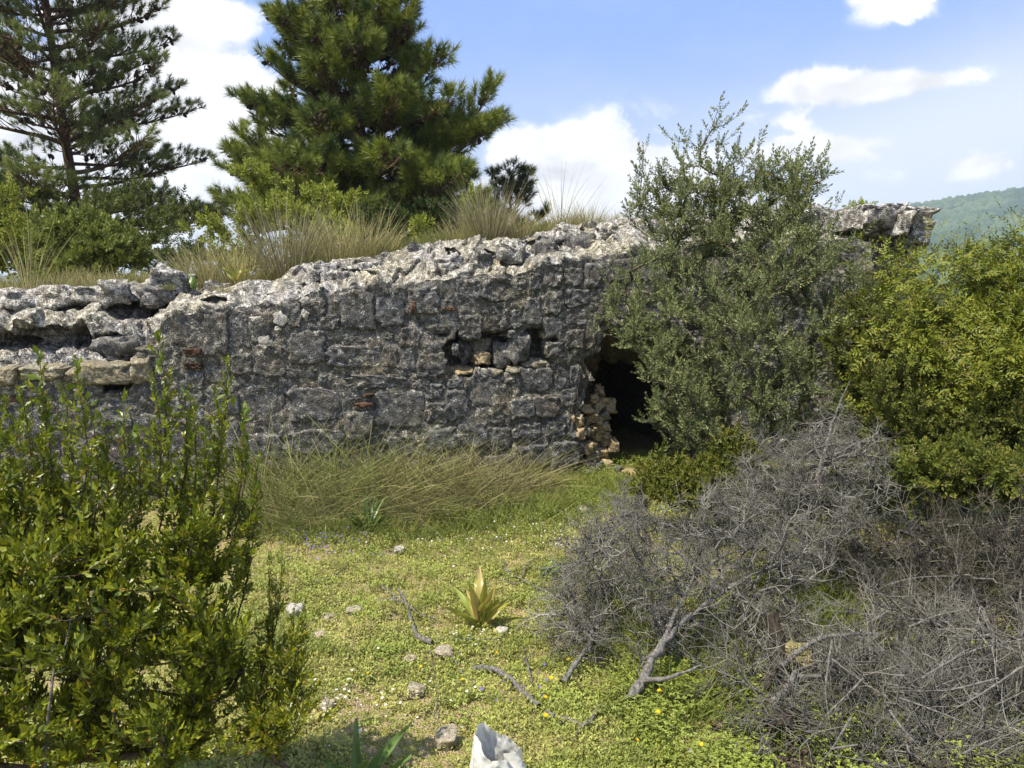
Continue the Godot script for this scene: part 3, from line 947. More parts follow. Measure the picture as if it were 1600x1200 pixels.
	var chip := thing("white_stone", "small squared white stone lying in the empty socket of the wall", "stone", W * wuv(755, 580, -0.04))
	chip.rotation.y = 0.2
	part("chip", lump(Vector3(0.042, 0.028, 0.03), 0.08, 4.0, M.white_rock, 15, 11, 0.3), chip)

func _ready() -> void:
	cb = Basis(Vector3.RIGHT, deg_to_rad(PITCH))
	var cam := Camera3D.new()
	cam.position = EYE
	cam.basis = cb
	cam.fov = 51.0
	cam.near = 0.05
	cam.far = 6000.0
	put(cam, "camera")
	cam.current = true
	var env := Environment.new()
	env.background_mode = Environment.BG_SKY
	env.tonemap_mode = Environment.TONE_MAPPER_LINEAR
	env.tonemap_exposure = 2.0
	env.background_energy_multiplier = 1.0
	env.ambient_light_source = Environment.AMBIENT_SOURCE_SKY
	env.sdfgi_enabled = true
	env.ssao_enabled = true
	env.ssil_enabled = true
	env.fog_enabled = true
	env.fog_density = 0.0004
	env.fog_light_color = Color(0.78, 0.85, 0.93)
	build_sky(env)
	var we := WorldEnvironment.new()
	we.environment = env
	put(we, "world_environment")
	var sun := DirectionalLight3D.new()
	sun.light_energy = 1.32
	sun.light_color = Color(1.0, 0.955, 0.88)
	sun.light_angular_distance = 0.5
	sun.shadow_enabled = true
	put(sun, "sun")
	sun.look_at_from_position(Vector3(-0.36, 0.88, 0.29) * 50.0, Vector3.ZERO)

	nA = noise(FastNoiseLite.TYPE_SIMPLEX_SMOOTH, 1.0, 3, 1)
	nB = noise(FastNoiseLite.TYPE_SIMPLEX_SMOOTH, 1.0, 3, 2)
	nC = noise(FastNoiseLite.TYPE_SIMPLEX, 1.0, 2, 3)
	nR = noise(FastNoiseLite.TYPE_CELLULAR, 2.6, 1, 4)
	nR.cellular_return_type = FastNoiseLite.RETURN_DISTANCE
	nV = noise(FastNoiseLite.TYPE_CELLULAR, 3.0, 1, 5)
	nV.cellular_return_type = FastNoiseLite.RETURN_CELL_VALUE
	var dir := Vector3(1, 0, -0.222).normalized()
	W = Transform3D(Basis(dir, Vector3.UP, dir.cross(Vector3.UP)), Vector3(0, 0, -7.417))
	materials()
	H1 = line([-500, 585, 0, 582, 205, 580, 225, 540, 262, 500, 350, 484, 440, 472, 530, 450, 640, 444, 715, 434, 800, 428, 880, 412, 1000, 390, 1100, 382, 1250, 376, 1345, 372], 0.0)
	H2 = line([-600, 462, 0, 456, 80, 447, 170, 443, 240, 446, 300, 448, 420, 442, 470, 422, 500, 412, 560, 404, 640, 388, 720, 376, 800, 366, 850, 360, 900, 355, 960, 350, 1040, 344, 1200, 336, 1300, 330, 1345, 334], -1.0)
	build_ground()
	build_bank()
	build_hill()
	build_wall()
	build_fragment()
	build_trees()
	build_bank_plants()
	build_front_shrubs()
	build_dead_wood()
	build_meadow()
	build_small_things()

func materials() -> void:
	M.stone = rock_material(rock_textures(21, Vector3(122, 122, 121), Vector3(54, 54, 55), Vector3(208, 205, 196), 0.385, 0.615), 0.75, 1.5)
	M.mortar = rock_material(rock_textures(31, Vector3(121, 120, 117), Vector3(52, 52, 51), Vector3(205, 200, 188), 0.40, 0.595), 0.8, 1.8)
	M.cap = rock_material(rock_textures(51, Vector3(152, 151, 148), Vector3(48, 47, 46), Vector3(222, 220, 214), 0.43, 0.56), 0.7, 2.0)
	M.core = rock_material(rock_textures(61, Vector3(120, 112, 98), Vector3(60, 55, 48), Vector3(180, 170, 150), 0.36, 0.68), 1.1, 3.0)
	var ocher := rock_textures(71, Vector3(196, 178, 145), Vector3(110, 92, 68), Vector3(222, 212, 190), 0.36, 0.66)
	M.ochre = rock_material(ocher, 1.6, 2.0)
	M.pale = rock_material(rock_textures(81, Vector3(172, 167, 150), Vector3(78, 74, 66), Vector3(212, 208, 196), 0.40, 0.64), 1.3, 2.4)
	M.pebble = rock_material(rock_textures(86, Vector3(186, 178, 158), Vector3(120, 112, 96), Vector3(214, 208, 194), 0.34, 0.66), 2.2, 1.2)
	M.brick = rock_material(rock_textures(91, Vector3(124, 98, 84), Vector3(70, 58, 50), Vector3(170, 152, 138), 0.36, 0.7), 2.0, 1.6)
	M.white_rock = rock_material(rock_textures(95, Vector3(222, 220, 214), Vector3(160, 156, 146), Vector3(240, 240, 236), 0.34, 0.66), 2.6, 1.2)
	M.lichen = M.white_rock
	# earth with dead grass and straw in it
	var s := 512
	var a := bytes(noise(FastNoiseLite.TYPE_SIMPLEX, 0.02, 5, 101), s)
	var b := bytes(noise(FastNoiseLite.TYPE_SIMPLEX, 0.13, 3, 102), s)
	var d := PackedByteArray()
	d.resize(s * s * 3)
	for k in s * s:
		var t := a[k] / 255.0
		var f := 0.6 + 0.8 * b[k] / 255.0
		var c := Vector3(168, 152, 116).lerp(Vector3(134, 132, 70), clampf((t - 0.4) * 4.0, 0, 1)) * f * 0.92
		for j in 3: d[k * 3 + j] = c255(c[j])
	M.soil = rock_material([tex(rgb_image(d, s)), tex(Image.create_from_data(s, s, false, Image.FORMAT_L8, b))], 1.1, 1.5, 0.95)
	M.bank_soil = M.soil
	var hd := PackedByteArray()
	hd.resize(s * s * 3)
	for k in s * s:
		var c := Vector3(70, 88, 46).lerp(Vector3(128, 128, 82), clampf((a[k] / 255.0 - 0.55) * 5.0, 0, 1))
		for j in 3: hd[k * 3 + j] = c255(c[j])
	M.hill = rock_material([tex(rgb_image(hd, s)), tex(Image.create_from_data(s, s, false, Image.FORMAT_L8, b))], 0.004, 100.0, 0.95)
	M.tree_far = plain(Color(1, 1, 1), 0.9, 0.0, 0.2)
	M.pine_bark = bark_material(Vector3(112, 92, 74), 111)
	M.shrub_bark = bark_material(Vector3(104, 94, 82), 121)
	M.dead = bark_material(Vector3(128, 125, 120), 131)
	M.stump = bark_material(Vector3(72, 64, 56), 141)
	M.dead_twig = plain(Color(0.242, 0.242, 0.218), 0.85, 0.0, 0.3)
	M.needle = plain(Color(1, 1, 1), 0.5, 0.35, 0.4)
	M.leaf = plain(Color(1, 1, 1), 0.38, 0.6, 0.5)
	M.soft_leaf = plain(Color(1, 1, 1), 0.55, 0.6, 0.4)
	M.straw = plain(Color(1, 1, 1), 0.65, 0.5, 0.35)
	M.petal = plain(Color(1, 1, 1), 0.6, 0.6, 0.3)
	M.cone_mat = plain(Color(0.045, 0.032, 0.022), 0.8, 0.0, 0.3)
	M.cone = lump(Vector3(0.026, 0.045, 0.026), 0.25, 2.0, null, 8, 6, 1.0)
	M.tuft = needle_tuft(7)

func build_fragment() -> void:
	rng.seed = 61
	var root := thing("vault_fragment", "overhanging broken end of the stone vault above the yellow-green shrub, hill behind", "ruin", W * wuv(1390, 420, -0.4))
	root.transform.basis = W.basis
	var o := root.position
	var inv := W.basis.inverse()
	for b in [[1388, 350, -0.35, 0.20, 0.15, 0.45, 0], [1407, 366, -0.25, 0.12, 0.14, 0.35, 0], [1360, 350, -0.45, 0.20, 0.14, 0.4, 0], [1340, 405, -0.6, 0.2, 0.42, 0.3, 1], [1385, 405, -0.85, 0.28, 0.26, 0.25, 1], [1372, 385, -0.55, 0.14, 0.12, 0.3, 1], [1385, 465, -0.6, 0.3, 0.2, 0.4, 1], [1408, 341, -0.3, 0.09, 0.05, 0.2, 0], [1375, 336, -0.5, 0.12, 0.05, 0.25, 0], [1330, 345, -0.35, 0.12, 0.11, 0.3, 0]]:
		var p := W * wuv(b[0], b[1], b[2])
		var q := part("block", lump(Vector3(b[3], b[4], b[5]), 0.3, rf(0, 60), [M.cap, M.stone][b[6]], 41, 27, 0.33), root)
		q.position = inv * (p - o)
		q.rotation = Vector3(rf(-0.08, 0.08), rf(-0.15, 0.15), rf(-0.08, 0.08))

func build_trees() -> void:
	rng.seed = 201
	var f := at(580, 420, 14.6)
	f.y = bank_at(f)
	pine("pine_tree", "dense dark green pine standing behind the middle of the wall", f, f + Vector3(-0.25, 8.6, 0),
		[[0.0, 1.7], [0.06, 1.9], [0.16, 2.2], [0.26, 2.15], [0.38, 1.7], [0.5, 1.2], [0.75, 0.85], [1.0, 0.25]], 170, 0.15, 0.03,
		{"rise": Vector2(-0.22, 0.30), "curl": 0.20, "sub": 12.0, "bare": 0.12, "dense": 1.0, "tuft": 1.25, "extra": [[0.22, 0.05, 2.75, 0.32], [0.25, -0.25, 2.5, 0.30], [0.23, 0.3, 2.45, 0.35], [0.12, 3.2, 2.6, 0.1], [0.17, 2.9, 2.3, 0.2], [0.22, 3.4, 2.2, 0.25], [0.12, 0.2, 2.1, 0.1], [0.15, -0.2, 2.2, 0.15], [0.1, 1.3, 2.0, 0.15], [0.16, 1.7, 2.0, 0.25], [0.07, 1.5, 1.6, 0.2], [0.05, 0.9, 1.7, 0.2]], "c0": Color(0.06, 0.10, 0.034), "c1": Color(0.25, 0.28, 0.05), "cones": 0.3})
	rng.seed = 202
	f = at(142, 430, 17.0)
	f.y = bank_at(f)
	pine("pine_tree", "tall open pine with a bare visible trunk at the left behind the wall", f, f + Vector3(-0.9, 10.6, 0.3),
		[[0.0, 2.2], [0.1, 2.6], [0.2, 2.7], [0.34, 2.2], [0.5, 2.3], [0.75, 1.9], [1.0, 0.3]], 118, 0.12, 0.04,
		{"rise": Vector2(-0.05, 0.3), "curl": 0.12, "sub": 13.0, "bare": 0.08, "dense": 0.48, "tuft": 1.0, "extra": [[0.13, 0.0, 3.0, 0.02], [0.16, 0.15, 2.7, 0.12], [0.28, -0.1, 2.5, 0.25], [0.36, 0.1, 2.3, 0.3], [0.42, -0.3, 2.2, 0.4]], "c0": Color(0.12, 0.16, 0.065), "c1": Color(0.28, 0.31, 0.11), "cones": 0.28})
	rng.seed = 203
	f = at(795, 440, 17.0)
	f.y = bank_at(f)
	pine("pine_tree", "small young pine peeping over the wall top to the right of the big pine", f, f + Vector3(0.1, 2.2, 0),
		[[0.0, 0.7], [0.4, 0.8], [1.0, 0.15]], 20, 0.05, 0.1,
		{"rise": Vector2(0.1, 0.4), "curl": 0.16, "sub": 9.0, "bare": 0.2, "dense": 1.0, "tuft": 1.1, "extra": [], "c0": Color(0.04, 0.065, 0.024), "c1": Color(0.075, 0.10, 0.03), "cones": 0.1})

func bank_at(p: Vector3) -> float:
	var l := W.affine_inverse() * p
	return bank_height(l.x, l.z)

func ball_targets(balls: Array, n: int, shell := 0.0) -> Array:     # [pixel x, pixel y, distance, half width px, half height px, half depth m]
	var r := []
	var tot := 0.0
	for b in balls: tot += b[3] * b[4]
	for b in balls:
		var c := at(b[0], b[1], b[2])
		var k: float = b[2] / F
		for j in int(ceil(n * b[3] * b[4] / tot)):
			r.append(in_ball(c, Vector3(b[3] * k, b[4] * k, b[5]), shell))
	return r

func build_bank_plants() -> void:
	rng.seed = 301
	var g := "shrubs on the bank behind the wall"
	var broad := sprig(31, 14, 0.15, 0.05, 0.026, 0.9, [Color(1, 1, 1), Color(0.8, 0.9, 0.8), Color(1.15, 1.05, 0.9)], true)
	var light := [Color(0.19, 0.23, 0.03), Color(0.31, 0.34, 0.05)]
	for q in [
			["shrub", "bright yellow-green shrub with open sprays left of the big pine, above the dry tussocks", [[400, 285, 11.5, 38, 28, 0.4], [455, 330, 11.2, 60, 35, 0.5], [520, 320, 11.5, 45, 28, 0.4], [400, 340, 11.3, 38, 40, 0.4], [500, 365, 11, 60, 30, 0.4], [380, 400, 11.2, 50, 28, 0.4], [330, 365, 11.5, 30, 25, 0.4]], 210, Vector2(450, 450), 11.2, light, 5],
			["shrub", "yellow-green shrub at the left edge of the photo above the wall", [[5, 330, 10.5, 40, 45, 0.4], [20, 390, 10, 45, 50, 0.5], [-40, 380, 10, 40, 90, 0.5]], 170, Vector2(0, 450), 10.2, [Color(0.17, 0.20, 0.03), Color(0.28, 0.30, 0.04)], 5],
			["shrub", "low rounded mid-green shrub above the left part of the wall", [[125, 385, 9.6, 70, 50, 0.5], [180, 400, 9.4, 50, 40, 0.4], [100, 425, 9.2, 70, 28, 0.4], [95, 350, 9.8, 30, 24, 0.3]], 330, Vector2(135, 450), 9.5, [Color(0.11, 0.145, 0.03), Color(0.21, 0.235, 0.045)], 5],
			["shrub", "dark green thicket under the tall open pine", [[60, 300, 15.5, 80, 40, 0.6], [40, 360, 15, 90, 70, 0.8], [225, 330, 14.5, 90, 50, 0.7], [260, 390, 13.5, 70, 50, 0.6], [180, 310, 15, 50, 30, 0.5], [330, 420, 13, 60, 25, 0.6], [-60, 330, 15, 80, 100, 0.8]], 520, Vector2(150, 450), 14.6, [Color(0.06, 0.085, 0.024), Color(0.14, 0.165, 0.035)], 5],
			["shrub", "dark low shrub under the foot of the big pine", [[600, 350, 12.6, 60, 30, 0.5], [680, 345, 12.8, 60, 28, 0.5], [560, 375, 12.3, 60, 22, 0.4]], 230, Vector2(620, 430), 12.5, [Color(0.04, 0.065, 0.018), Color(0.08, 0.11, 0.025)], 5],
			["shrub", "small bright green sapling on the bank right of the big pine's foot", [[655, 355, 10.5, 14, 14, 0.1], [665, 375, 10.4, 14, 12, 0.1], [735, 312, 12, 14, 16, 0.15], [745, 330, 12, 20, 18, 0.15]], 26, Vector2(665, 410), 10.5, light, 4]]:
		var foot := at(q[4].x, q[4].y, q[5])
		foot.y = bank_at(foot)
		shrub(q[0], q[1], "shrub", foot, ball_targets(q[2], q[3]), 0.3, 5, broad, M.soft_leaf, M.shrub_bark, {"group": g, "c0": q[6][0], "c1": q[6][1], "per": q[7], "spread": 0.7, "back": 2, "size": Vector2(0.85, 1.25), "step": 0.14, "lift": 0.5})
	# small bright weeds on the right end of the wall
	rng.seed = 302
	var foot := W * Vector3(wuv(1345, 330, -0.6).x, poly(H2, 3.5), -0.6)
	shrub("weed", "small bright green weed growing on the wall's top near its right end", "plant", foot, ball_targets([[1345, 325, 9.0, 16, 6, 0.1]], 18), 0.05, 3, broad, M.soft_leaf, M.shrub_bark, {"c0": light[0], "c1": light[1], "per": 2, "size": Vector2(0.5, 0.7)})
	# dry tussocks on the wall top
	var dry := [Color(0.37, 0.32, 0.16), Color(0.30, 0.27, 0.12), Color(0.22, 0.24, 0.07), Color(0.43, 0.38, 0.21)]
	var grey := [Color(0.29, 0.26, 0.16), Color(0.22, 0.20, 0.11), Color(0.18, 0.19, 0.07), Color(0.36, 0.32, 0.20)]
	var green := [Color(0.18, 0.19, 0.06), Color(0.24, 0.23, 0.08), Color(0.13, 0.16, 0.04)]
	var t0 := tussock_mesh(1, 420, 0.16, 0.45, 0.85, 0.75, 0.006, grey, Vector3.ZERO, 0.12)
	var t1 := tussock_mesh(2, 340, 0.24, 0.25, 0.75, 0.7, 0.006, dry, Vector3.ZERO, 0.22)
	var t2 := tussock_mesh(3, 60, 0.07, 0.5, 0.85, 0.55, 0.004, dry, Vector3.ZERO, 0.2)
	var t3 := tussock_mesh(4, 260, 0.25, 0.18, 0.42, 0.6, 0.007, green, Vector3.ZERO, 0.25)
	var grp := "grass tussocks along the top of the wall"
	for q in [[450, 425, 1.15, 0, "big grey dry grass tussock at the top of the wall below the bright shrub"], [320, 440, 0.9, 1, "straw-coloured tussock right of the pale boulder on the wall"], [370, 432, 0.95, 1, "straw tussock left of the big grey tussock"], [290, 440, 0.6, 1, "low straw tussock touching the pale boulder on the wall"],
			[525, 408, 1.0, 1, "tall straw tussock right of the big grey tussock"], [570, 398, 0.9, 1, "straw tussock under the dark pine, right of the tall straw one"], [490, 415, 0.95, 3, "greenish tussock squeezed beside the big grey tussock"], [610, 390, 0.7, 3, "low green tussock in front of the big pine's foot"], [660, 380, 0.6, 3, "low green tussock before the bright sapling"], [700, 372, 0.6, 3, "low green grass tuft right of the bright sapling"],
			[770, 362, 0.85, 0, "slim grey-brown tussock standing against the white cloud, left of the wispy one"], [735, 368, 0.6, 1, "small straw tuft left of the slim grey-brown tussock"], [815, 360, 0.55, 1, "short straw tuft between the slim tussock and the wispy one"], [885, 352, 1.0, 2, "wispy dry grass clump with thin bare stalks against the white cloud"], [850, 357, 0.45, 3, "tiny green tuft left of the wispy dry clump"], [930, 348, 0.5, 1, "short straw tuft right of the wispy dry clump"], [905, 352, 0.5, 1, "low straw tuft at the foot of the wispy dry clump"], [970, 343, 0.4, 3, "last low tuft before the grey-green shrub"],
			[30, 440, 1.0, 2, "thin tall straw stalks at the left end of the wall top"], [200, 440, 0.45, 3, "short grass tuft on the wall below the rounded shrub"], [345, 460, 0.22, 1, "tiny brown tuft growing in a crack of the wall's left top"], [262, 452, 0.2, 3, "tiny green tuft in front of the pale boulder"], [420, 437, 0.6, 3, "green tuft below the big grey tussock"]]:
		var w := -1.05 if q[1] < 450 else -0.45
		var p := wuv(q[0], q[1], w)
		var y := poly(H2, p.x) - 0.02 if w < -0.9 else p.y
		var o := part("grass_tussock", [t0, t1, t2, t3][q[3]], self, M.straw)
		o.position = W * Vector3(p.x, y, w - (0.25 if w < -0.9 else 0.0))
		o.rotation.y = rf(0, TAU)
		o.scale = Vector3.ONE * q[2] * rf(1.05, 1.25)
		tag(o, q[4], "grass", grp)
	# the sward behind them
	var xf := []
	var cols := []
	while xf.size() < 1500:
		var u := rf(-7.5, 3.6)
		var w := -1.15 - 5.5 * rng.randf() ** 2
		var p := bank(u, w)
		xf.append(Transform3D(Basis(Vector3.UP, rf(0, TAU)).scaled(Vector3.ONE * rf(0.35, 0.85)), p))
		cols.append(Color(1, 1, 1) * rf(0.75, 1.15))
	scatter("bank_grass", tussock_mesh(5, 46, 0.13, 0.2, 0.5, 0.6, 0.006, dry + green, Vector3.ZERO, 0.25), M.straw, xf, cols, self)

func build_front_shrubs() -> void:
	# the glossy bush at the left
	rng.seed = 401
	var lc := [Color(0.20, 0.23, 0.012), Color(0.15, 0.19, 0.012), Color(0.24, 0.26, 0.014), Color(0.10, 0.135, 0.014), Color(0.22, 0.15, 0.016), Color(0.17, 0.21, 0.016), Color(0.14, 0.18, 0.03), Color(0.19, 0.22, 0.012), Color(0.16, 0.20, 0.012)]
	M.myrtle = sprig(41, 16, 0.115, 0.027, 0.0135, 0.72, lc, true, Color(0.10, 0.055, 0.03))
	var balls := [[60, 790, 2.5, 70, 70, 0.25], [170, 820, 2.5, 130, 80, 0.3], [310, 830, 2.55, 75, 90, 0.28], [130, 900, 2.4, 190, 150, 0.4], [290, 930, 2.5, 100, 120, 0.35], [60, 1050, 2.2, 160, 160, 0.4], [250, 1080, 2.3, 150, 140, 0.4], [345, 1000, 2.5, 55, 70, 0.25], [310, 1150, 2.3, 60, 70, 0.3], [-120, 900, 2.3, 160, 300, 0.4], [-60, 760, 2.4, 90, 90, 0.3]]
	var tg := ball_targets(balls, 640) + ball_targets([[80, 1080, 2.1, 110, 110, 0.3], [230, 1120, 2.2, 110, 80, 0.3], [100, 930, 2.3, 120, 90, 0.3]], 70)
	# upright leading shoots
	var shoots := [[62, 570, 2.5], [30, 610, 2.5], [120, 585, 2.45], [100, 620, 2.5], [250, 545, 2.55], [240, 600, 2.5], [260, 640, 2.55], [355, 580, 2.6], [340, 630, 2.6], [380, 655, 2.6], [300, 635, 2.55], [190, 635, 2.5], [160, 660, 2.5], [288, 620, 2.6], [10, 640, 2.4], [400, 730, 2.6], [320, 690, 2.55], [215, 690, 2.5], [70, 640, 2.5], [140, 640, 2.5], [395, 780, 2.6], [385, 700, 2.6], [420, 890, 2.6], [440, 870, 2.6], [460, 950, 2.6], [470, 975, 2.55], [450, 1010, 2.5], [430, 920, 2.6], [-30, 590, 2.4], [-80, 620, 2.4]]
	var foot := gp(150, 1330)
	var root := shrub("evergreen_bush", "large glossy green bush with upright shoots filling the lower left", "bush", foot, tg, 0.4, 9, M.myrtle, M.leaf, M.shrub_bark, {"c0": Color(0.75, 0.8, 0.75), "c1": Color(1.3, 1.2, 1.05), "per": 4, "back": 4, "spread": 0.6, "size": Vector2(0.55, 1.2), "lift": 0.7, "step": 0.10, "tip": 0.0013, "max": 0.022})
	# the leading shoots stand clear of the body
	var shb := Buf.new()
	var sx := []
	var sc := []
	for q in shoots:
		var tip := at(q[0], q[1], q[2]) - foot
		var low := at(q[0] + (170.0 - q[0]) * 0.12 + rf(-12, 12), q[1] + 190.0, q[2]) - foot
		var pts := PackedVector3Array()
		var rad := PackedFloat32Array()
		for k in 12:
			var t := k / 11.0
			pts.append(low.lerp(tip, t) + Vector3(sin(t * 3.1) * 0.02, 0, 0) + rv() * 0.003)
			rad.append(lerpf(0.0032, 0.0012, t))
			if k > 0:
				for z in (2 if t < 0.7 else 1):
					sx.append(frame(Vector3.UP * rf(0.6, 1.4) + rv() * (1.0 - 0.6 * t), rf(0, TAU), lerpf(0.85, 0.5, t) * rf(0.7, 1.1), pts[k]))
					sc.append(Color(1.0, 0.98, 0.9) * rf(0.9, 1.35))
		shb.tube(pts, rad, 4, Color.WHITE)
	kind(part("shoots", shb.mesh(), root, M.shrub_bark), "stuff")
	scatter("shoot_foliage", M.myrtle, M.leaf, sx, sc, root)
	# separate leaves of the leading shoots
	var lm := []
	for k in 4:
		var b := Buf.new()
		b.leaf(Vector3.ZERO, Vector3.UP, Vector3.RIGHT, 0.036, 0.019, [0.08, 0.2, 0.15, 0.25][k], [Color(0.12, 0.18, 0.014), Color(0.15, 0.20, 0.016), Color(0.10, 0.155, 0.012), Color(0.15, 0.12, 0.02)][k])
		lm.append(b.mesh(M.leaf))
	for q in shoots.slice(0, 22):
		var tip := at(q[0], q[1], q[2]) - foot
		for k in 9:
			var o := part("leaf", lm[rng.randi() % (4 if k > 6 else 3)], root)
			o.transform = frame(Vector3.UP * rf(0.5, 1.3) + rv() * 0.8, rf(0, TAU), rf(0.8, 1.2), tip + Vector3(rf(-0.008, 0.008), 0.03 - 0.018 * k, rf(-0.008, 0.008)))
	# grey bare stems seen inside it
	var sb := Buf.new()
	for q in [[[70, 1200, 2.0], [75, 1120, 2.02], [85, 1040, 2.05], [103, 1005, 2.1], [112, 960, 2.15]], [[185, 1150, 2.15], [175, 1100, 2.15], [165, 1060, 2.2]]]:
		var pts := PackedVector3Array()
		var rad := PackedFloat32Array()
		for p in q: pts.append(at(p[0], p[1], p[2]) - foot); rad.append(0.006 - 0.0008 * pts.size())
		sb.tube(pts, rad, 6, Color(1.3, 1.25, 1.15))
	part("bare_stem", sb.mesh(), root, M.dead).set_meta("kind", "stuff")
	# low seedling shoots along its right side
	rng.seed = 402
	tg = ball_targets([[440, 1080, 2.45, 50, 60, 0.15], [400, 1150, 2.3, 60, 40, 0.15], [450, 1140, 2.3, 40, 40, 0.1], [470, 1010, 2.6, 16, 30, 0.06]], 60)
	shrub("evergreen_bush", "low sprawling green shoots beside the big glossy bush's right foot", "bush", gp(420, 1230), tg, 0.12, 6, M.myrtle, M.leaf, M.shrub_bark, {"c0": Color(0.9, 0.9, 0.8), "c1": Color(1.2, 1.05, 1.0), "per": 3, "size": Vector2(0.6, 0.95), "lift": 0.8, "step": 0.08, "max": 0.008})

	# the tall grey-green shrub before the opening
	rng.seed = 411
	var small := sprig(42, 18, 0.13, 0.027, 0.0105, 0.85, [Color(1, 1, 1), Color(0.82, 0.88, 0.85), Color(1.15, 1.1, 1.0), Color(0.9, 0.95, 0.75), Color(0.95, 1.0, 0.9), Color(1.0, 1.05, 0.95), Color(1.7, 1.25, 0.6)], true)
	balls = [[1130, 420, 6.4, 130, 110, 0.7], [1220, 380, 6.4, 90, 90, 0.55], [1080, 480, 6.2, 130, 90, 0.6], [1230, 500, 6.3, 120, 120, 0.7], [1130, 570, 6.0, 130, 90, 0.6], [1110, 650, 6.0, 110, 80, 0.5], [1220, 620, 6.2, 110, 110, 0.6], [1130, 720, 6.0, 80, 50, 0.45], [1000, 470, 6.3, 55, 60, 0.4], [1150, 330, 6.5, 120, 60, 0.5], [1250, 310, 6.5, 50, 60, 0.35], [1060, 350, 6.5, 60, 70, 0.4], [1290, 430, 6.5, 60, 90, 0.5], [1060, 300, 6.5, 50, 40, 0.35], [1140, 290, 6.5, 40, 50, 0.3], [1200, 290, 6.5, 60, 35, 0.35], [1265, 275, 6.5, 30, 35, 0.25], [1050, 600, 5.95, 60, 80, 0.35], [1090, 690, 5.9, 60, 50, 0.35], [1010, 540, 6.1, 50, 50, 0.3]]
	tg = ball_targets(balls, 1000) + ball_targets([[1050, 275, 6.5, 45, 40, 0.3], [1130, 265, 6.5, 50, 35, 0.3], [1200, 278, 6.5, 50, 28, 0.3], [1262, 275, 6.5, 32, 32, 0.25], [1000, 330, 6.5, 40, 50, 0.3], [1100, 340, 6.5, 90, 50, 0.4], [1090, 385, 6.4, 90, 40, 0.5], [1210, 360, 6.4, 90, 50, 0.5]], 150)
	for q in [[1122, 170], [1132, 195], [1155, 180], [1115, 200], [1125, 225], [1140, 215], [1150, 235], [1145, 255], [1135, 245], [1045, 215], [1060, 235], [1010, 230], [1000, 250], [1020, 265], [1040, 275], [1075, 215], [1085, 250], [1060, 270], [1095, 235], [1190, 225], [1180, 250], [1210, 250], [1200, 275], [1240, 240], [1260, 250], [1285, 245], [1275, 265], [1265, 280], [1250, 270], [1290, 275], [1230, 260], [1000, 300], [1015, 290], [955, 415], [945, 440], [950, 490], [935, 520], [1030, 290], [1110, 270], [1125, 275], [1165, 270], [985, 400], [1310, 320]]:
		tg.append(at(q[0], q[1], 6.5 + rf(-0.15, 0.15)))
	foot = gp(1150, 800)
	shrub("tall_shrub", "tall grey-green small-leaved shrub half hiding the dark opening in the wall", "shrub", foot, tg, 0.3, 6, small, M.soft_leaf, M.shrub_bark, {"c0": Color(0.11, 0.138, 0.06), "c1": Color(0.27, 0.295, 0.135), "per": 5, "back": 3, "spread": 0.8, "size": Vector2(0.8, 1.2), "lift": 0.55, "step": 0.12, "tip": 0.0022, "max": 0.035})

	# yellow-green shrub at the right
	rng.seed = 421
	M.fern = plain(Color(1, 1, 1), 0.52, 0.6, 0.4)
	var fern := pinnate(43, [Color(1, 1, 1), Color(0.85, 0.95, 0.9), Color(1.15, 1.08, 1.0), Color(1.0, 0.9, 0.8), Color(0.75, 0.85, 0.8), Color(1.25, 0.85, 0.5)])
	balls = [[1460, 470, 6.0, 110, 80, 0.6], [1560, 450, 5.9, 80, 70, 0.5], [1640, 470, 5.8, 90, 90, 0.6], [1430, 560, 5.8, 110, 90, 0.6], [1540, 570, 5.6, 110, 90, 0.6], [1650, 600, 5.5, 110, 120, 0.6], [1400, 640, 5.8, 80, 60, 0.5]]
	tg = ball_targets(balls, 720)
	for q in [[1360, 405], [1385, 410], [1410, 395], [1450, 380], [1475, 372], [1500, 392], [1530, 378], [1550, 362], [1580, 368], [1600, 360], [1565, 385], [1430, 405], [1345, 440], [1360, 470], [1620, 370], [1590, 400]]:
		tg.append(at(q[0], q[1], 5.9 + rf(-0.2, 0.2)))
	shrub("yellow_green_shrub", "bright yellow-green shrub with feathery compound leaves at the right edge", "shrub", gp(1480, 790), tg, 0.35, 6, fern, M.fern, M.shrub_bark, {"c0": Color(0.12, 0.15, 0.014), "c1": Color(0.25, 0.27, 0.03), "per": 3, "back": 3, "spread": 0.7, "size": Vector2(0.85, 1.25), "lift": 0.5, "step": 0.12, "tip": 0.002, "max": 0.03})
	# oak scrub beneath it
	rng.seed = 422
	var oak := sprig(44, 16, 0.11, 0.028, 0.015, 0.95, [Color(1, 1, 1), Color(0.8, 0.9, 0.85), Color(1.2, 1.1, 1.0), Color(1.1, 0.85, 0.7)], false)
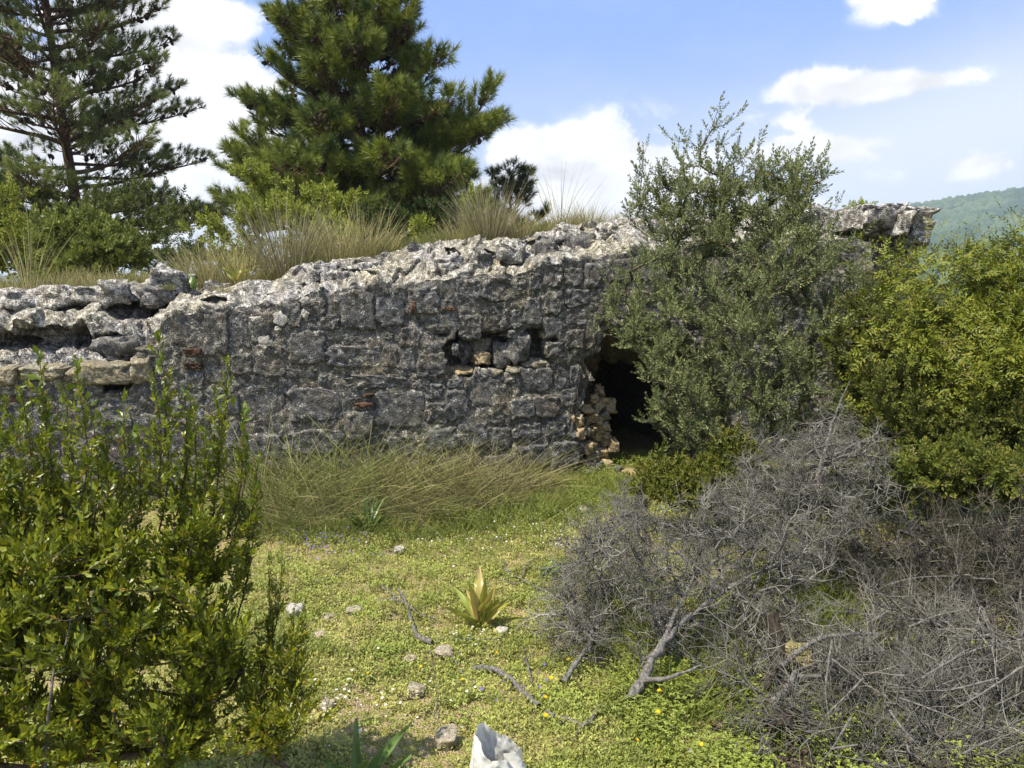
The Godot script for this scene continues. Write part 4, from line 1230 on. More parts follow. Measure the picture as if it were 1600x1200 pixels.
	for q in [["dense low olive-green scrub below the yellow-green shrub at the right", [[1370, 620, 5.6, 70, 90, 0.5], [1450, 670, 5.5, 90, 60, 0.4], [1560, 680, 5.3, 90, 60, 0.4], [1650, 700, 5.2, 90, 90, 0.4], [1340, 540, 5.9, 50, 70, 0.4]], 420, Vector2(1480, 830), Color(0.085, 0.105, 0.018), Color(0.17, 0.185, 0.035)],
			["light green leafy scrub just behind the dead brushwood at the right", [[1430, 740, 5.0, 70, 40, 0.3], [1510, 735, 4.9, 60, 45, 0.3], [1580, 760, 4.8, 60, 45, 0.3], [1400, 780, 5.0, 40, 20, 0.2]], 230, Vector2(1490, 830), Color(0.11, 0.14, 0.02), Color(0.20, 0.22, 0.04)],
			["small yellow-green shrublet at the foot of the tall grey-green shrub", [[1035, 745, 5.7, 40, 30, 0.25], [1075, 770, 5.5, 45, 28, 0.25], [1110, 755, 5.5, 50, 40, 0.25], [1000, 765, 5.8, 20, 16, 0.12], [1150, 720, 5.6, 40, 40, 0.2]], 170, Vector2(1070, 805), Color(0.11, 0.135, 0.02), Color(0.20, 0.21, 0.035)]]:
		shrub("low_scrub", q[0], "shrub", gp(q[3].x, q[3].y), ball_targets(q[1], q[2]), 0.4, 8, oak, M.soft_leaf, M.shrub_bark, {"group": "low scrub bushes on the right", "c0": q[4], "c1": q[5], "per": 5, "back": 2, "spread": 0.9, "size": Vector2(0.75, 1.15), "lift": 0.4, "step": 0.1, "max": 0.016})

func branch(called: String, parent: Node3D, px: Array, r0: float, r1: float, o: Vector3, sides := 8, m: Material = null) -> MeshInstance3D:   # a bent stick through [pixel x, pixel y, distance] or ground points
	var raw := PackedVector3Array()
	for p in px: raw.append((at(p[0], p[1], p[2]) if p.size() > 2 else gp(p[0], p[1]) + Vector3.UP * (r0 * 0.9 + 0.022)) - o)
	var pts := PackedVector3Array()
	var rad := PackedFloat32Array()
	for k in raw.size() - 1:
		var a := raw[maxi(k - 1, 0)]
		var d := raw[mini(k + 2, raw.size() - 1)]
		for j in 5:
			pts.append(raw[k].cubic_interpolate(raw[k + 1], a, d, j / 5.0) + rv() * r0 * 0.25)
	pts.append(raw[raw.size() - 1])
	for k in pts.size():
		var t := float(k) / (pts.size() - 1)
		rad.append(lerpf(r0, r1, t) * (1.0 + 0.16 * sin(k * 2.3 + r0 * 900.0)))
	var b := Buf.new()
	b.tube(pts, rad, sides, Color.WHITE)
	return part(called, b.mesh(), parent, m if m else M.dead)

func build_dead_wood() -> void:
	rng.seed = 601
	var sprays := [twig_spray(1, 28, 0.11, 0.0043, 0.5), twig_spray(2, 22, 0.12, 0.0038, 0.6), twig_spray(3, 14, 0.21, 0.0040, 0.2)]
	var list := [
		["dead_bush", "uprooted dead grey bush with a thick leaning trunk left of the root stump", Vector2(985, 1112),
			[[1010, 880, 4.0, 90, 80, 0.4], [1090, 840, 4.4, 100, 70, 0.5], [1180, 850, 4.4, 100, 90, 0.5], [1110, 960, 3.9, 90, 80, 0.35], [1200, 930, 4.1, 70, 80, 0.4], [1270, 840, 4.6, 80, 80, 0.4], [1020, 980, 3.7, 60, 60, 0.3]], 250, [0, 1],
			[[[985, 1115], [1003, 1065, 3.35], [1035, 1005, 3.5], [1078, 965, 3.7], [1130, 925, 3.9], [1190, 892, 4.15]], [[1130, 925, 3.9], [1105, 900, 4.0], [1122, 872, 4.1], [1165, 860, 4.25]], [[1035, 1005, 3.5], [1060, 950, 3.7], [1085, 900, 3.9]], [[1005, 1062, 3.35], [1050, 1058, 3.3], [1095, 1040, 3.35]]], 0.027],
		["dead_bush", "small dead grey bush beside the trodden grass, leftmost of the brushwood", Vector2(883, 1078),
			[[915, 900, 4.1, 45, 70, 0.25], [950, 860, 4.3, 60, 60, 0.3], [905, 990, 3.8, 45, 50, 0.2], [985, 820, 4.6, 45, 35, 0.25], [880, 950, 4.0, 25, 30, 0.15]], 130, [0, 1],
			[[[880, 1080], [898, 1040, 3.55], [928, 995, 3.75], [945, 930, 4.0]], [[928, 995, 3.75], [900, 940, 3.95], [905, 880, 4.1]]], 0.017],
		["dead_bush", "dead grey bush reaching highest at the back of the brushwood heap", Vector2(1230, 930),
			[[1240, 720, 5.0, 75, 50, 0.35], [1310, 700, 5.0, 60, 50, 0.3], [1180, 780, 5.0, 60, 50, 0.35], [1270, 780, 4.9, 110, 60, 0.4], [1350, 760, 4.9, 50, 50, 0.3]], 230, [0, 1],
			[[[1230, 930], [1255, 840, 4.7], [1285, 720, 4.9], [1305, 650, 5.0], [1328, 595, 5.0]], [[1255, 840, 4.7], [1200, 780, 4.9], [1165, 740, 5.0]], [[1285, 720, 4.9], [1345, 690, 4.9], [1370, 680, 4.9]]], 0.022],
		["dead_bush", "wide dead bush of dark brownish twigs at the right edge of the heap", Vector2(1470, 1010),
			[[1400, 860, 4.7, 90, 70, 0.4], [1490, 860, 4.6, 100, 70, 0.4], [1580, 860, 4.5, 90, 70, 0.4], [1440, 930, 4.3, 110, 50, 0.35], [1560, 940, 4.2, 100, 60, 0.35], [1660, 880, 4.3, 80, 90, 0.4], [1340, 870, 4.7, 60, 60, 0.3]], 300, [1, 2],
			[[[1470, 1010], [1440, 930, 4.4], [1400, 850, 4.7]], [[1475, 1005], [1520, 930, 4.3], [1580, 850, 4.5]], [[1360, 925, 4.35], [1420, 905, 4.3], [1500, 900, 4.25]], [[1480, 1010], [1490, 900, 4.4], [1500, 820, 4.6]]], 0.016],
		["dead_bush", "heap of dry pale straight sticks in the lower right corner", Vector2(1480, 1140),
			[[1390, 1010, 3.7, 80, 50, 0.3], [1480, 1040, 3.5, 120, 70, 0.35], [1570, 1040, 3.4, 90, 80, 0.35], [1400, 1110, 3.3, 130, 60, 0.25], [1530, 1150, 3.1, 120, 60, 0.25], [1640, 1080, 3.3, 80, 120, 0.3], [1300, 1080, 3.5, 60, 60, 0.25], [1310, 1165, 3.2, 60, 40, 0.2], [1400, 1190, 3.05, 120, 30, 0.2], [1550, 1210, 2.95, 120, 40, 0.2], [1230, 1180, 3.15, 70, 20, 0.15], [1150, 1080, 3.4, 60, 40, 0.2]], 300, [2, 2, 1],
			[[[1330, 1195, 3.1], [1320, 1150, 3.2], [1365, 1090, 3.35], [1378, 1010, 3.5]], [[1100, 1140, 3.25], [1150, 1138, 3.25], [1220, 1145, 3.25], [1300, 1135, 3.3], [1345, 1140, 3.3]], [[1405, 1090, 2.95], [1480, 1118, 2.9], [1560, 1150, 2.85]], [[1560, 1060, 3.0], [1480, 1078, 3.0], [1400, 1080, 3.05]], [[1390, 1110, 2.95], [1420, 1150, 2.85], [1480, 1210, 2.8]], [[1300, 1030, 3.3], [1340, 1060, 3.2], [1400, 1100, 3.1]], [[1440, 1020, 3.25], [1500, 1050, 3.15], [1560, 1080, 3.1]], [[1600, 1040, 2.95], [1540, 1080, 2.95], [1470, 1120, 2.95]], [[1350, 1060, 3.15], [1290, 1120, 3.05], [1270, 1160, 3.0]], [[1420, 980, 3.4], [1470, 960, 3.45], [1530, 950, 3.5]], [[1300, 1000, 3.4], [1290, 1080, 3.2], [1300, 1140, 3.05]], [[1330, 1120, 3.0], [1300, 1170, 2.9], [1270, 1205, 2.85]], [[1500, 1180, 2.8], [1540, 1160, 2.8], [1600, 1140, 2.8]], [[1440, 1060, 3.05], [1510, 1020, 3.15], [1590, 1000, 3.2]]], 0.010]]
	for q in list:
		var foot := gp(q[2].x, q[2].y)
		var root := thing(q[0], q[1], "dead bush", foot, "dead bushes in the brushwood heap")
		var first := true
		for s in q[6]:
			branch("trunk" if first else "branch", root, s, q[7] if first else q[7] * 0.55, q[7] * 0.16 if first else q[7] * 0.12, foot)
			first = false
		var tg := ball_targets(q[3], int(q[4] * 0.92))
		var loc := []
		for t in tg:
			var w: Vector3 = t
			w.y = maxf(w.y, 0.03)
			loc.append(w - foot)
		var bases := [Vector3.ZERO]
		for s in q[6]:
			for p in s:
				if p.size() > 2: bases.append(at(p[0], p[1], p[2]) - foot)
		var sk := branching(bases, loc, 0.10, 0.4, 0.3)
		kind(part("twigs", wood(sk, 0.0028, 0.38, 0.012, Color.WHITE).mesh(), root, M.dead), "stuff")
		for v in q[5].size():
			rng.seed = 700 + v
			var d := dress(sk, 2 if v == 0 else 1, 2, 1.0, Vector2(0.7, 1.3), 0.15, Color(0.12, 0.117, 0.112), Color(1.3, 1.26, 1.2))
			if q[1].begins_with("wide"):
				for k in d[1].size(): d[1][k] = (d[1][k] as Color) * Color(0.62, 0.58, 0.54)
			scatter("twig_sprays", sprays[q[5][v]], M.dead_twig, d[0], d[1], root)
	# the root stump torn out of the ground
	rng.seed = 611
	var sp := gp(1215, 1115)
	var st := thing("root_stump", "dark torn-up root stump with clods of earth in the middle of the brushwood", "stump", sp)
	branch("stump", st, [[1222, 1150], [1225, 1080, 3.5], [1215, 1020, 3.6], [1205, 960, 3.7]], 0.055, 0.03, sp, 10, M.stump)
	branch("root", st, [[1210, 1040, 3.5], [1195, 1080, 3.42], [1170, 1120, 3.4]], 0.02, 0.008, sp, 8, M.stump)
	branch("root", st, [[1225, 1040, 3.5], [1260, 1010, 3.5], [1300, 993, 3.55], [1380, 990, 3.6]], 0.016, 0.007, sp)
	branch("root", st, [[1228, 1060, 3.45], [1290, 1060, 3.4], [1295, 1110, 3.4]], 0.012, 0.006, sp)
	branch("root", st, [[1200, 1120, 3.3], [1225, 1080, 3.38], [1245, 1050, 3.42]], 0.018, 0.012, sp)
	branch("root", st, [[1195, 1125, 3.3], [1212, 1095, 3.32], [1220, 1085, 3.34]], 0.024, 0.012, sp)
	for q in [[1240, 1030, 3.6, 0.085, 0.07], [1215, 1065, 3.6, 0.07, 0.06], [1255, 1060, 3.6, 0.06, 0.05], [1200, 1100, 3.5, 0.05, 0.05]]:
		var o := part("clod", lump(Vector3(q[3], q[4], 0.06), 0.6, rf(0, 50), M.earth if M.has("earth") else M.soil, 17, 12, 0.9), st)
		o.position = at(q[0], q[1], q[2]) - sp
	# loose sticks on the grass
	var loose := "loose sticks lying on the grass"
	for q in [["smooth bent grey stick lying just above the white plastic bag", [[738, 1040], [765, 1043], [790, 1060], [815, 1090], [842, 1122]], 0.015, 0.012, []],
			["forked dead branch on the grass left of the yellowing plant", [[655, 1005], [645, 985], [632, 950], [622, 925]], 0.013, 0.006, [[[592, 943], [615, 950], [635, 958], [655, 970], [680, 972]], [[632, 950], [615, 932], [590, 920]], [[635, 955], [628, 945], [605, 948]]]],
			["short thick piece of wood between the forked branch and the flat stone", [[650, 1003], [662, 1008], [676, 1014]], 0.018, 0.013, []],
			["long thin straight twig across the grass below the yellowing plant", [[655, 1000], [720, 999], [790, 996]], 0.005, 0.003, []],
			["thin curved twig from the flat stone towards the bent stick", [[685, 1003], [705, 1025], [725, 1050], [745, 1062]], 0.005, 0.003, []],
			["thin dry stem running down the grass towards the bare earth", [[672, 1020], [678, 1050], [684, 1090], [678, 1130]], 0.003, 0.002, []],
			["grey twig lying on the grass by the left bush", [[492, 918], [515, 905], [540, 890]], 0.006, 0.003, []],
			["pale forked twig lying on the sunny grass near the wall opening", [[858, 856], [885, 852], [920, 846]], 0.007, 0.004, [[[875, 853], [865, 848], [855, 846]]]],
			["dry twig tangle reaching from the brushwood towards the yellowing plant", [[788, 893], [820, 910], [850, 930], [880, 952], [905, 985]], 0.008, 0.005, [[[800, 900], [790, 885], [782, 880]], [[820, 910], [800, 912], [785, 905]], [[850, 930], [870, 925]], [[815, 905], [825, 893], [835, 888]]]],
			["small dark twig right of the yellowing plant's dead leaf", [[822, 980], [832, 990], [845, 995]], 0.006, 0.004, []],
			["thin upright twig left of the brushwood trunk", [[832, 1075], [825, 1040, 3.72], [818, 1010, 3.75]], 0.006, 0.003, [[[825, 1040, 3.72], [808, 1020, 3.75]], [[822, 1030, 3.73], [838, 1012, 3.75]]]],
			["grey forked branch on the green herbs right of the plastic bag", [[850, 1130], [885, 1140], [910, 1155], [925, 1145]], 0.011, 0.007, [[[885, 1140], [870, 1150]], [[910, 1155], [900, 1170]], [[925, 1145], [935, 1120], [945, 1112]]]]]:
		var a: Array = q[1][0]
		var p := gp(a[0], a[1])
		var root := thing("stick", q[0], "stick", p, loose)
		branch("stem", root, q[1], q[2], q[3], p)
		for s in q[4]: branch("fork", root, s, q[2] * 0.7, q[3] * 0.6, p)

func build_meadow() -> void:
	# the dry tussocks along the foot of the wall
	var dry := [Color(0.24, 0.22, 0.10), Color(0.17, 0.175, 0.06), Color(0.13, 0.155, 0.04), Color(0.33, 0.285, 0.16), Color(0.15, 0.125, 0.07)]
	var olive := [Color(0.15, 0.18, 0.04), Color(0.11, 0.145, 0.035), Color(0.20, 0.20, 0.065), Color(0.31, 0.28, 0.13)]
	var t := [tussock_mesh(11, 430, 0.26, 0.35, 0.95, 1.2, 0.0066, olive, Vector3(0.0, 0, 0.0), 0.9), tussock_mesh(12, 430, 0.26, 0.3, 0.8, 1.3, 0.0064, dry, Vector3(0.0, 0, 0.0), 1.0), tussock_mesh(13, 300, 0.22, 0.25, 0.6, 1.2, 0.006, dry, Vector3(0.0, 0, 0.0), 0.9)]
	rng.seed = 801
	var names := ["leftmost dry tussock at the wall's foot, next to the glossy bush", "olive dry tussock leaning at the wall's foot", "tall olive-brown tussock under the reddish brick of the wall", "broad dry tussock below the large smooth block of the wall", "straw tussock in the middle of the band at the wall's foot", "dry tussock below the pale tall block of the wall", "brownish tussock at the wall's foot left of the rubble jamb", "last low brownish tussock before the green grass by the opening"]
	var k := 0
	for q in [[415, 795, 0, 0.95], [470, 790, 0, 1.0], [530, 780, 0, 1.05], [590, 785, 0, 1.0], [650, 775, 1, 1.0], [710, 775, 1, 0.95], [770, 770, 1, 0.9], [820, 762, 2, 1.0],
			[440, 825, 1, 0.7], [510, 820, 0, 0.75], [575, 812, 1, 0.75], [640, 808, 1, 0.75], [700, 803, 2, 0.95], [765, 795, 2, 0.9], [560, 745, 0, 0.9], [480, 750, 0, 0.9], [640, 745, 1, 0.85], [720, 742, 1, 0.75], [845, 785, 2, 0.6]]:
		var o := part("dry_tussock", t[q[2]], self, M.straw)
		o.position = gp(q[0], q[1])
		o.rotation.y = rf(0, TAU)
		o.scale = Vector3.ONE * q[3]
		var extra := ["short straw tussock at the front of the band by the glossy bush", "front tussock above the lone green plant's left", "front tussock right behind the lone green plant", "small front tussock under the middle of the wall", "low front tussock edging the flowery grass", "thin brown front tussock towards the opening", "rear tussock pressed against the wall's middle stones", "rear tussock pressed against the wall behind the bush's shoots", "rear straw tussock against the wall right of the brick", "rear straw tussock against the wall under the pale tall block", "smallest brownish tussock at the right end of the band"]
		tag(o, names[k] if k < 8 else extra[k - 8], "grass", "dry grass tussocks along the foot of the wall")
		k += 1
	# sward: short herbs and grass, thick near the camera, thinner and drier on the path
	var herb := Buf.new()
	rng.seed = 802
	for j in 30:
		var a := rf(0, TAU)
		var d := (Vector3(cos(a), rf(0.2, 1.0), sin(a))).normalized()
		var p := Vector3(rf(-0.045, 0.045), rf(0.004, 0.03), rf(-0.045, 0.045))
		herb.leaf(p, d, d.cross(Vector3.UP + rv() * 0.4).normalized(), rf(0.010, 0.019), rf(0.006, 0.010), rf(0, 0.2), Color(1, 1, 1).lerp([Color(0.7, 0.9, 0.7), Color(1.35, 1.2, 1.1), Color(1.3, 1.0, 0.8)][rng.randi() % 3], rf(0, 1)))
	var clover := Buf.new()
	for j in 14:
		var a := rf(0, TAU)
		var p := Vector3(rf(-0.06, 0.06), rf(0.03, 0.08), rf(-0.06, 0.06))
		clover.blade(Vector3(p.x * 0.4, 0, p.z * 0.4), (p - Vector3(p.x * 0.4, 0, p.z * 0.4)).normalized(), Vector3.RIGHT, p.y * 1.1, 0.0015, Vector3.ZERO, Color(0.8, 0.8, 0.6), Color(0.8, 0.8, 0.6), 1)
		for l in 3:
			var d := Vector3(cos(a + l * 2.1), rf(0.0, 0.5), sin(a + l * 2.1)).normalized()
			clover.leaf(p, d, d.cross(Vector3.UP).normalized(), rf(0.007, 0.014), rf(0.005, 0.010), rf(0, 0.15), Color(1, 1, 1) * rf(0.75, 1.2))
	var grass := tussock_mesh(14, 16, 0.05, 0.04, 0.13, 0.8, 0.003, [Color(1, 1, 1), Color(1.2, 1.05, 1.0), Color(0.8, 0.9, 0.8)], Vector3.ZERO, 0.5)
	var patch := noise(FastNoiseLite.TYPE_SIMPLEX_SMOOTH, 0.9, 3, 91)
	var xf := [[], [], []]
	var cols := [[], [], []]
	var bare := [gp(600, 1150), gp(680, 1150), gp(560, 1120), gp(640, 1180)]
	for j in 46000:
		var z := -2.3 - 6.0 * pow(rng.randf(), 1.35)
		var hw := 0.72 * -z + 0.5
		var x := rf(-hw, hw)
		if x < -1.6 and rng.randf() < 0.6: continue
		var l := W.affine_inverse() * Vector3(x, 0, z)
		if l.z < 0.02 and not (l.z > -2.6 and absf(l.x - 1.45) < 0.75): continue
		var p := Vector3(x, gh(x, z), z)
		var n := patch.get_noise_2d(x, z)
		var n2 := patch.get_noise_2d(x * 3.0 + 50.0, z * 3.0)
		if x > 0.9 + 0.35 * n2 + 0.28 * (z + 3.0) and z > -4.4 and rng.randf() < 0.8: continue
		var near_bare := 9.0
		for b in bare: near_bare = minf(near_bare, b.distance_to(p))
		if near_bare < 0.22 + n2 * 0.2 and rng.randf() < 0.85: continue
		var lush := clampf(0.8 * smoothstep(0.0, 0.9, x) * smoothstep(-4.3, -3.3, z) + smoothstep(-5.6, -6.6, z) * 0.7 + n * 0.5, 0, 1)
		if n2 < (-0.12 if lush < 0.5 else -0.16) and rng.randf() < 0.6: continue
		var which := 0
		var r := rng.randf()
		if lush > 0.5 and r < 0.34 + 0.3 * n2: which = 1
		elif r < 0.25 + 0.2 * lush: which = 2
		var dry_c := Color(0.40, 0.385, 0.125).lerp(Color(0.28, 0.33, 0.07), clampf(0.5 + n2, 0, 1))
		var wet_c := Color(0.17, 0.245, 0.03).lerp(Color(0.29, 0.34, 0.06), clampf(0.5 + n2, 0, 1))
		var c := dry_c.lerp(wet_c, lush) * rf(0.62, 1.35)
		if which == 2: c = c.lerp(Color(0.30, 0.27, 0.10), 0.35 * rf(0, 1))
		xf[which].append(Transform3D(Basis(Vector3.UP, rf(0, TAU)).rotated(Vector3.RIGHT, rf(-0.25, 0.25)).scaled(Vector3.ONE * rf(0.7, 1.3)), p))
		cols[which].append(c)
	scatter("ground_herbs", herb.mesh(), M.soft_leaf, xf[0], cols[0], self)
	scatter("clover", clover.mesh(), M.soft_leaf, xf[1], cols[1], self)
	scatter("short_grass", grass, M.straw, xf[2], cols[2], self)
	# dead leaves and bits of bark under the brushwood
	var litter := Buf.new()
	for j in 26:
		var a := rf(0, TAU)
		var d := Vector3(cos(a), rf(-0.15, 0.5), sin(a)).normalized()
		litter.leaf(Vector3(rf(-0.07, 0.07), rf(0.0, 0.02), rf(-0.07, 0.07)), d, d.cross(Vector3.UP + rv() * 0.6).normalized(), rf(0.015, 0.04), rf(0.006, 0.014), rf(0, 0.3), Color(1, 1, 1) * rf(0.5, 1.4))
	xf = []
	cols = []
	for j in 2200:
		var p := gp(rf(1150, 1720), rf(880, 1260))
		if p.x < 0.75 + 0.28 * (p.z + 3.0) + rf(-0.3, 0.3): continue
		xf.append(Transform3D(Basis(Vector3.UP, rf(0, TAU)).scaled(Vector3.ONE * rf(0.7, 1.4)), p))
		cols.append(Color(0.075, 0.058, 0.042).lerp(Color(0.16, 0.13, 0.10), rf(0, 1) ** 2))
	scatter("leaf_litter", litter.mesh(), M.straw, xf, cols, self)
	# longer green grass by the opening, among the brushwood and by the bush
	xf = []
	cols = []
	for q in [[930, 765, 90, 26, 260], [860, 790, 70, 20, 200], [780, 810, 90, 14, 150], [1010, 760, 50, 14, 90], [1285, 960, 60, 60, 260], [1310, 900, 60, 40, 140], [1060, 1010, 90, 40, 120], [960, 930, 50, 50, 90], [1330, 1120, 120, 50, 110], [1130, 980, 60, 40, 80], [420, 1060, 60, 70, 90], [700, 830, 160, 14, 140], [1070, 1100, 120, 60, 110], [500, 838, 90, 12, 90]]:
		for j in q[4]:
			var p := gp(q[0] + rng.randfn() * q[2] * 0.6, q[1] + rng.randfn() * q[3] * 0.6)
			xf.append(Transform3D(Basis(Vector3.UP, rf(0, TAU)).scaled(Vector3.ONE * rf(0.8, 1.9)), p))
			cols.append(Color(0.12, 0.175, 0.03).lerp(Color(0.24, 0.25, 0.06), rf(0, 1)))
	scatter("long_grass", tussock_mesh(15, 14, 0.05, 0.07, 0.2, 0.7, 0.004, [Color(1, 1, 1), Color(1.2, 1.1, 1.0), Color(0.8, 0.85, 0.8)], Vector3.ZERO, 0.5), M.straw, xf, cols, self)
	# tiny white and violet flowers
	var fl := Buf.new()
	for j in 5:
		var d := Vector3(cos(j * 1.257), 0.35, sin(j * 1.257)).normalized()
		fl.leaf(Vector3(0, 0.05, 0), d, d.cross(Vector3.UP).normalized(), 0.009, 0.007, 0.0, Color.WHITE)
	fl.blade(Vector3(0, -0.02, 0), Vector3.UP, Vector3.RIGHT, 0.07, 0.001, Vector3.ZERO, Color(0.3, 0.35, 0.1), Color(0.3, 0.35, 0.1), 1)
	for v in [["white_flowers", [[800, 830, 120, 30, 110], [690, 850, 90, 20, 30], [530, 1110, 60, 40, 40], [900, 830, 50, 40, 60], [610, 1080, 100, 70, 40], [740, 990, 40, 15, 25]], Color(0.75, 0.74, 0.70), Vector2(0.5, 1.1)], ["violet_flowers", [[500, 850, 50, 18, 80], [540, 860, 50, 14, 40], [820, 1080, 60, 30, 12], [1140, 1160, 60, 20, 10], [690, 840, 90, 14, 16]], Color(0.19, 0.15, 0.48), Vector2(0.6, 1.1)]]:
		xf = []
		cols = []
		for q in v[1]:
			for j in q[4]:
				var p := gp(q[0] + rng.randfn() * q[2] * 0.7, q[1] + rng.randfn() * q[3] * 0.7)
				xf.append(Transform3D(Basis(Vector3.RIGHT, rf(-0.3, 0.7)).scaled(Vector3.ONE * rf(v[3].x, v[3].y)), p))
				cols.append(v[2] * rf(0.8, 1.1))
		scatter(v[0], fl.mesh(), M.petal, xf, cols, self)

func build_small_things() -> void:
	rng.seed = 901
	# yellow flower heads, one by one
	var head := Buf.new()
	for j in 12:
		var a := j * TAU / 12
		for ring in 2:
			var d := Vector3(cos(a + ring * 0.26), 0.12 + ring * 0.5, sin(a + ring * 0.26)).normalized()
			head.leaf(Vector3(0, 0, 0), d, d.cross(Vector3.UP).normalized(), 0.019 - ring * 0.006, 0.007, 0.05, Color(0.78, 0.56, 0.02))
	var stem := Buf.new()
	stem.tube(PackedVector3Array([Vector3(0, -0.16, 0), Vector3(0.004, -0.08, 0), Vector3.ZERO]), PackedFloat32Array([0.0014, 0.0013, 0.0012]), 4, Color(0.14, 0.19, 0.04))
	var hm := head.mesh(M.petal)
	var sm := stem.mesh(M.soft_leaf)
	for q in [[888, 1066, 1.0], [861, 1098, 1.0], [852, 1129, 1.0], [852, 1158, 1.0], [1027, 1148, 1.1], [1029, 1116, 0.9], [995, 1197, 0.9], [725, 1038, 0.7], [776, 1035, 0.6], [658, 1064, 0.7], [425, 1037, 1.0], [385, 1095, 1.0], [723, 1088, 0.6], [575, 1083, 0.6], [775, 1005, 0.6], [668, 805, 0.9], [1095, 1196, 0.8], [562, 1137, 0.6]]:
		var p := gp(q[0], q[1]) + Vector3.UP * 0.10
		var o := thing("yellow_flower", "small round yellow flower head on a thin stem among the green herbs", "flower", p, "yellow flowers scattered in the grass")
		part("head", hm, o)
		part("stem", sm, o)
		o.rotation = Vector3(rf(0.2, 0.8), rf(0, TAU), 0)
		o.scale = Vector3.ONE * q[2] * 0.62
	# stones in the grass
	for q in [["stone", "white rounded stone on the grass, leftmost of the row of three", 461, 960, 0.055, 0.036, 0.045, "w"], ["stone", "flat pale stone half sunk in the grass, middle of the row of three", 514, 966, 0.045, 0.016, 0.04, "p"], ["stone", "flat angular buff stone on the grass, rightmost of the row of three", 554, 962, 0.04, 0.02, 0.045, "p"], ["stone", "pale stone below the row of three, half hidden in the herbs", 499, 1006, 0.04, 0.022, 0.035, "p"],
			["stone", "flat pale stone crossed by a thin twig below the forked branch", 694, 1022, 0.05, 0.022, 0.05, "p"], ["stone", "rounded grey-buff stone in the bare earth left of the plastic bag", 697, 1158, 0.06, 0.03, 0.045, "p"], ["stone", "small white stone on the grass in front of the dry tussocks", 625, 859, 0.045, 0.02, 0.03, "w"], ["stone", "low pale stone in the herbs above the bare earth", 650, 1080, 0.055, 0.02, 0.04, "p"], ["stone", "small pale stone left of the bare earth patch", 512, 1110, 0.03, 0.018, 0.03, "p"],
			["stone", "small flat stone below the flat twig-crossed stone's left side", 640, 1032, 0.035, 0.014, 0.03, "p"], ["stone", "flat pale stone lying on the path into the opening", 908, 797, 0.07, 0.02, 0.05, "w"], ["stone", "low stone beside the yellowing plant's dry bottom leaf", 785, 985, 0.03, 0.02, 0.03, "w"], ["stone", "sunlit buff stone on the floor of the opening", 988, 748, 0.09, 0.05, 0.06, "o"]]:
		var o := part(q[0], lump(Vector3(q[4], q[5], q[6]), 0.28, rf(0, 90), M.white_rock if q[7] == "w" else (M.ochre if q[7] == "o" else M.pebble), 21, 14, 0.65))
		o.position = gp(q[2], q[3]) + Vector3.UP * (q[5] * 0.45 + 0.010)
		o.rotation.y = rf(0, TAU)
		tag(o, q[1], "stone", "stones lying in the grass")
	# broad-leaved plants
	var yel := [Color(0.46, 0.39, 0.09), Color(0.32, 0.33, 0.06), Color(0.52, 0.40, 0.17), Color(0.24, 0.30, 0.05), Color(0.36, 0.36, 0.07)]
	broad_plant("yellowing broad-leaved plant with upright strap leaves in the middle of the grass", gp(752, 975), [[-0.6, 0.28], [-0.32, 0.32], [-0.05, 0.36], [0.15, 0.34], [0.4, 0.31], [0.62, 0.22], [-0.85, 0.24], [0.08, 0.25], [-0.14, 0.28], [0.28, 0.26], [-0.45, 0.22], [0.5, 0.28], [0.9, 0.2]], 0.052, yel, [[-1.5, 0.12, 2], [1.5, 0.19, 2]])
	var gr := [Color(0.10, 0.17, 0.045), Color(0.13, 0.20, 0.05)]
	broad_plant("fresh blue-green strap-leaved plant at the bottom edge left of the plastic bag", gp(560, 1235), [[-0.4, 0.22], [-0.1, 0.27], [0.25, 0.28], [0.8, 0.30], [-0.8, 0.2], [1.2, 0.26]], 0.04, gr, [])
	var dg := [Color(0.075, 0.12, 0.03), Color(0.11, 0.16, 0.035)]
	broad_plant("lone dark green plant standing before the dry tussocks", gp(575, 838), [[-0.9, 0.2], [-0.5, 0.26], [-0.2, 0.3], [0.1, 0.32], [0.4, 0.3], [0.8, 0.24], [0.2, 0.25], [-0.7, 0.22], [1.1, 0.2], [-1.2, 0.16]], 0.035, dg, [])
	broad_plant("single fresh green leaf plant by the left edge of the brushwood", gp(845, 905), [[0.9, 0.22], [0.7, 0.14]], 0.035, [Color(0.14, 0.2, 0.04), Color(0.18, 0.22, 0.05)], [])
	broad_plant("small bright green leafed plant on the wall top right of the pale boulder", W * wuv(303, 452, -0.8), [[-0.3, 0.2], [0.3, 0.14], [0.0, 0.12], [0.7, 0.1]], 0.05, [Color(0.17, 0.26, 0.06), Color(0.2, 0.3, 0.08)], [])
	broad_plant("yellowing leafed plant among the straw tussocks on the wall top", W * wuv(370, 440, -1.0), [[-0.8, 0.2], [-0.4, 0.22], [0.2, 0.2], [0.7, 0.18], [1.0, 0.2], [-1.1, 0.2]], 0.04, yel, [])
	build_bag()

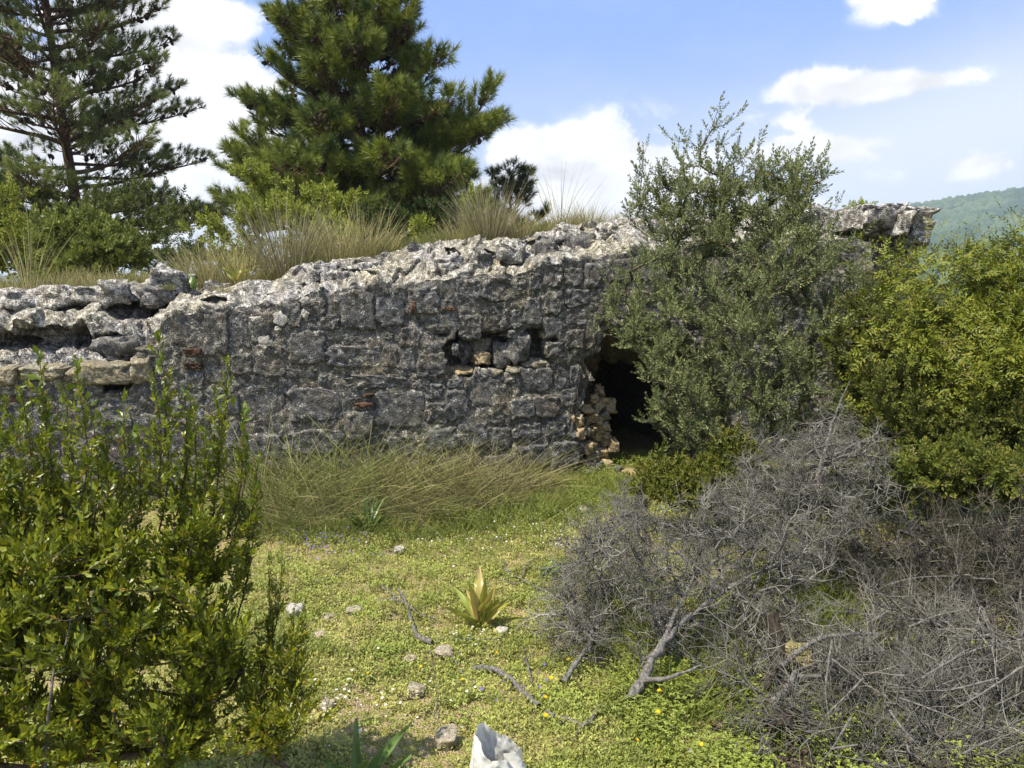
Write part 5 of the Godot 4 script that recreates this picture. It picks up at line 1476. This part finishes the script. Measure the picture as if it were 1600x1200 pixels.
func broad_plant(label: String, p: Vector3, leaves: Array, wd: float, cols: Array, flop: Array) -> void:
	var root := thing("broad_leaved_plant", label, "plant", p, "broad-leaved plants")
	for q in leaves + flop:
		var bend := 0.55 if q.size() > 2 else rf(0.08, 0.42)
		var yaw := rf(-0.55, 0.55)
		var out := Vector3(sin(q[0]), 0, cos(q[0]) * 0.5 * (1 if rng.randf() < 0.5 else -1)).normalized()
		var lean: float = absf(q[0]) * 0.62 + 0.06
		var d := (Vector3.UP * cos(lean) + out * sin(lean)).normalized()
		var side := d.cross(Vector3(0, 0, 1)).normalized().rotated(d, yaw)
		var v := PackedVector3Array()
		var cc := PackedColorArray()
		var c0: Color = cols[2 if q.size() > 2 else rng.randi() % cols.size()]
		var c1: Color = cols[rng.randi() % cols.size()]
		var n := side.cross(d)
		for y in 9:
			var t := y / 8.0
			var w := wd * (sin(PI * pow(t * 0.93 + 0.05, 0.75)) + 0.06) * 0.5
			var m: Vector3 = d * q[1] * t + (Vector3.DOWN * 0.5 + out) * bend * q[1] * t * t
			for x in 5:
				var e := (x - 2) / 2.0
				v.append(m + side * w * e + n * (absf(e) * w * 0.6 + 0.006 * sin(t * 9.0 + x * 0.8 + q[0] * 7.0)))
				cc.append(c0.lerp(c1, t) * (1.0 + 0.12 * (x % 2)))
		part("leaf", sheet(v, 5, 9, M.leaf, cc), root)

func build_bag() -> void:
	rng.seed = 951
	var m := StandardMaterial3D.new()
	m.albedo_color = Color(0.83, 0.83, 0.81)
	m.roughness = 0.42
	m.metallic_specular = 0.5
	m.cull_mode = BaseMaterial3D.CULL_DISABLED
	m.backlight_enabled = true
	m.backlight = Color(0.55, 0.55, 0.55)
	var base := gp(783, 1245)
	var root := thing("plastic_bag", "crumpled white plastic bag with its mouth open at the bottom edge", "bag", base)
	root.rotation.y = 0.2
	var nx := 73
	var ny := 40
	var wr := noise(FastNoiseLite.TYPE_SIMPLEX_SMOOTH, 1.0, 3, 66, FastNoiseLite.FRACTAL_RIDGED)
	for side in 2:
		var v := PackedVector3Array()
		for y in ny:
			var t := float(y) / (ny - 1)
			for x in nx:
				var a := TAU * (x % (nx - 1)) / (nx - 1)
				# the mouth rises to a peak at the left and dips at the back right
				var rim := 0.235 + 0.042 * cos(a - 2.9) - 0.034 * sin(a) + 0.014 * cos(2.0 * a - 1.0) + 0.007 * sin(5 * a)
				var y0 := rim * t
				var rx := lerpf(0.135, 0.078, pow(t, 0.8))
				var rz := lerpf(0.09, 0.06, t)
				var cr := wr.get_noise_3d(cos(a) * 1.3, t * 1.6, sin(a) * 1.3) * 0.028 + nB.get_noise_3d(cos(a) * 2.5, t * 4, sin(a) * 2.5) * 0.012
				var k := 1.0 + cr * 6.0 * (0.5 + 0.5 * t)
				var p := Vector3(cos(a) * rx * k - 0.01, y0, sin(a) * rz * k)
				# one fold tucked inwards on the right front
				var fold := exp(-pow(wrapf(a - 0.75, -PI, PI) / 0.35, 2.0)) * smoothstep(0.35, 1.0, t)
				p -= Vector3(cos(a), 0, sin(a)) * fold * 0.055
				if side == 1: p = Vector3(p.x * 0.975, p.y * 0.99 - 0.002, p.z * 0.975)
				v.append(p)
		part(["bag_wall", "bag_lining"][side], sheet(v, nx, ny, m, PackedColorArray(), PackedByteArray(), true), root)
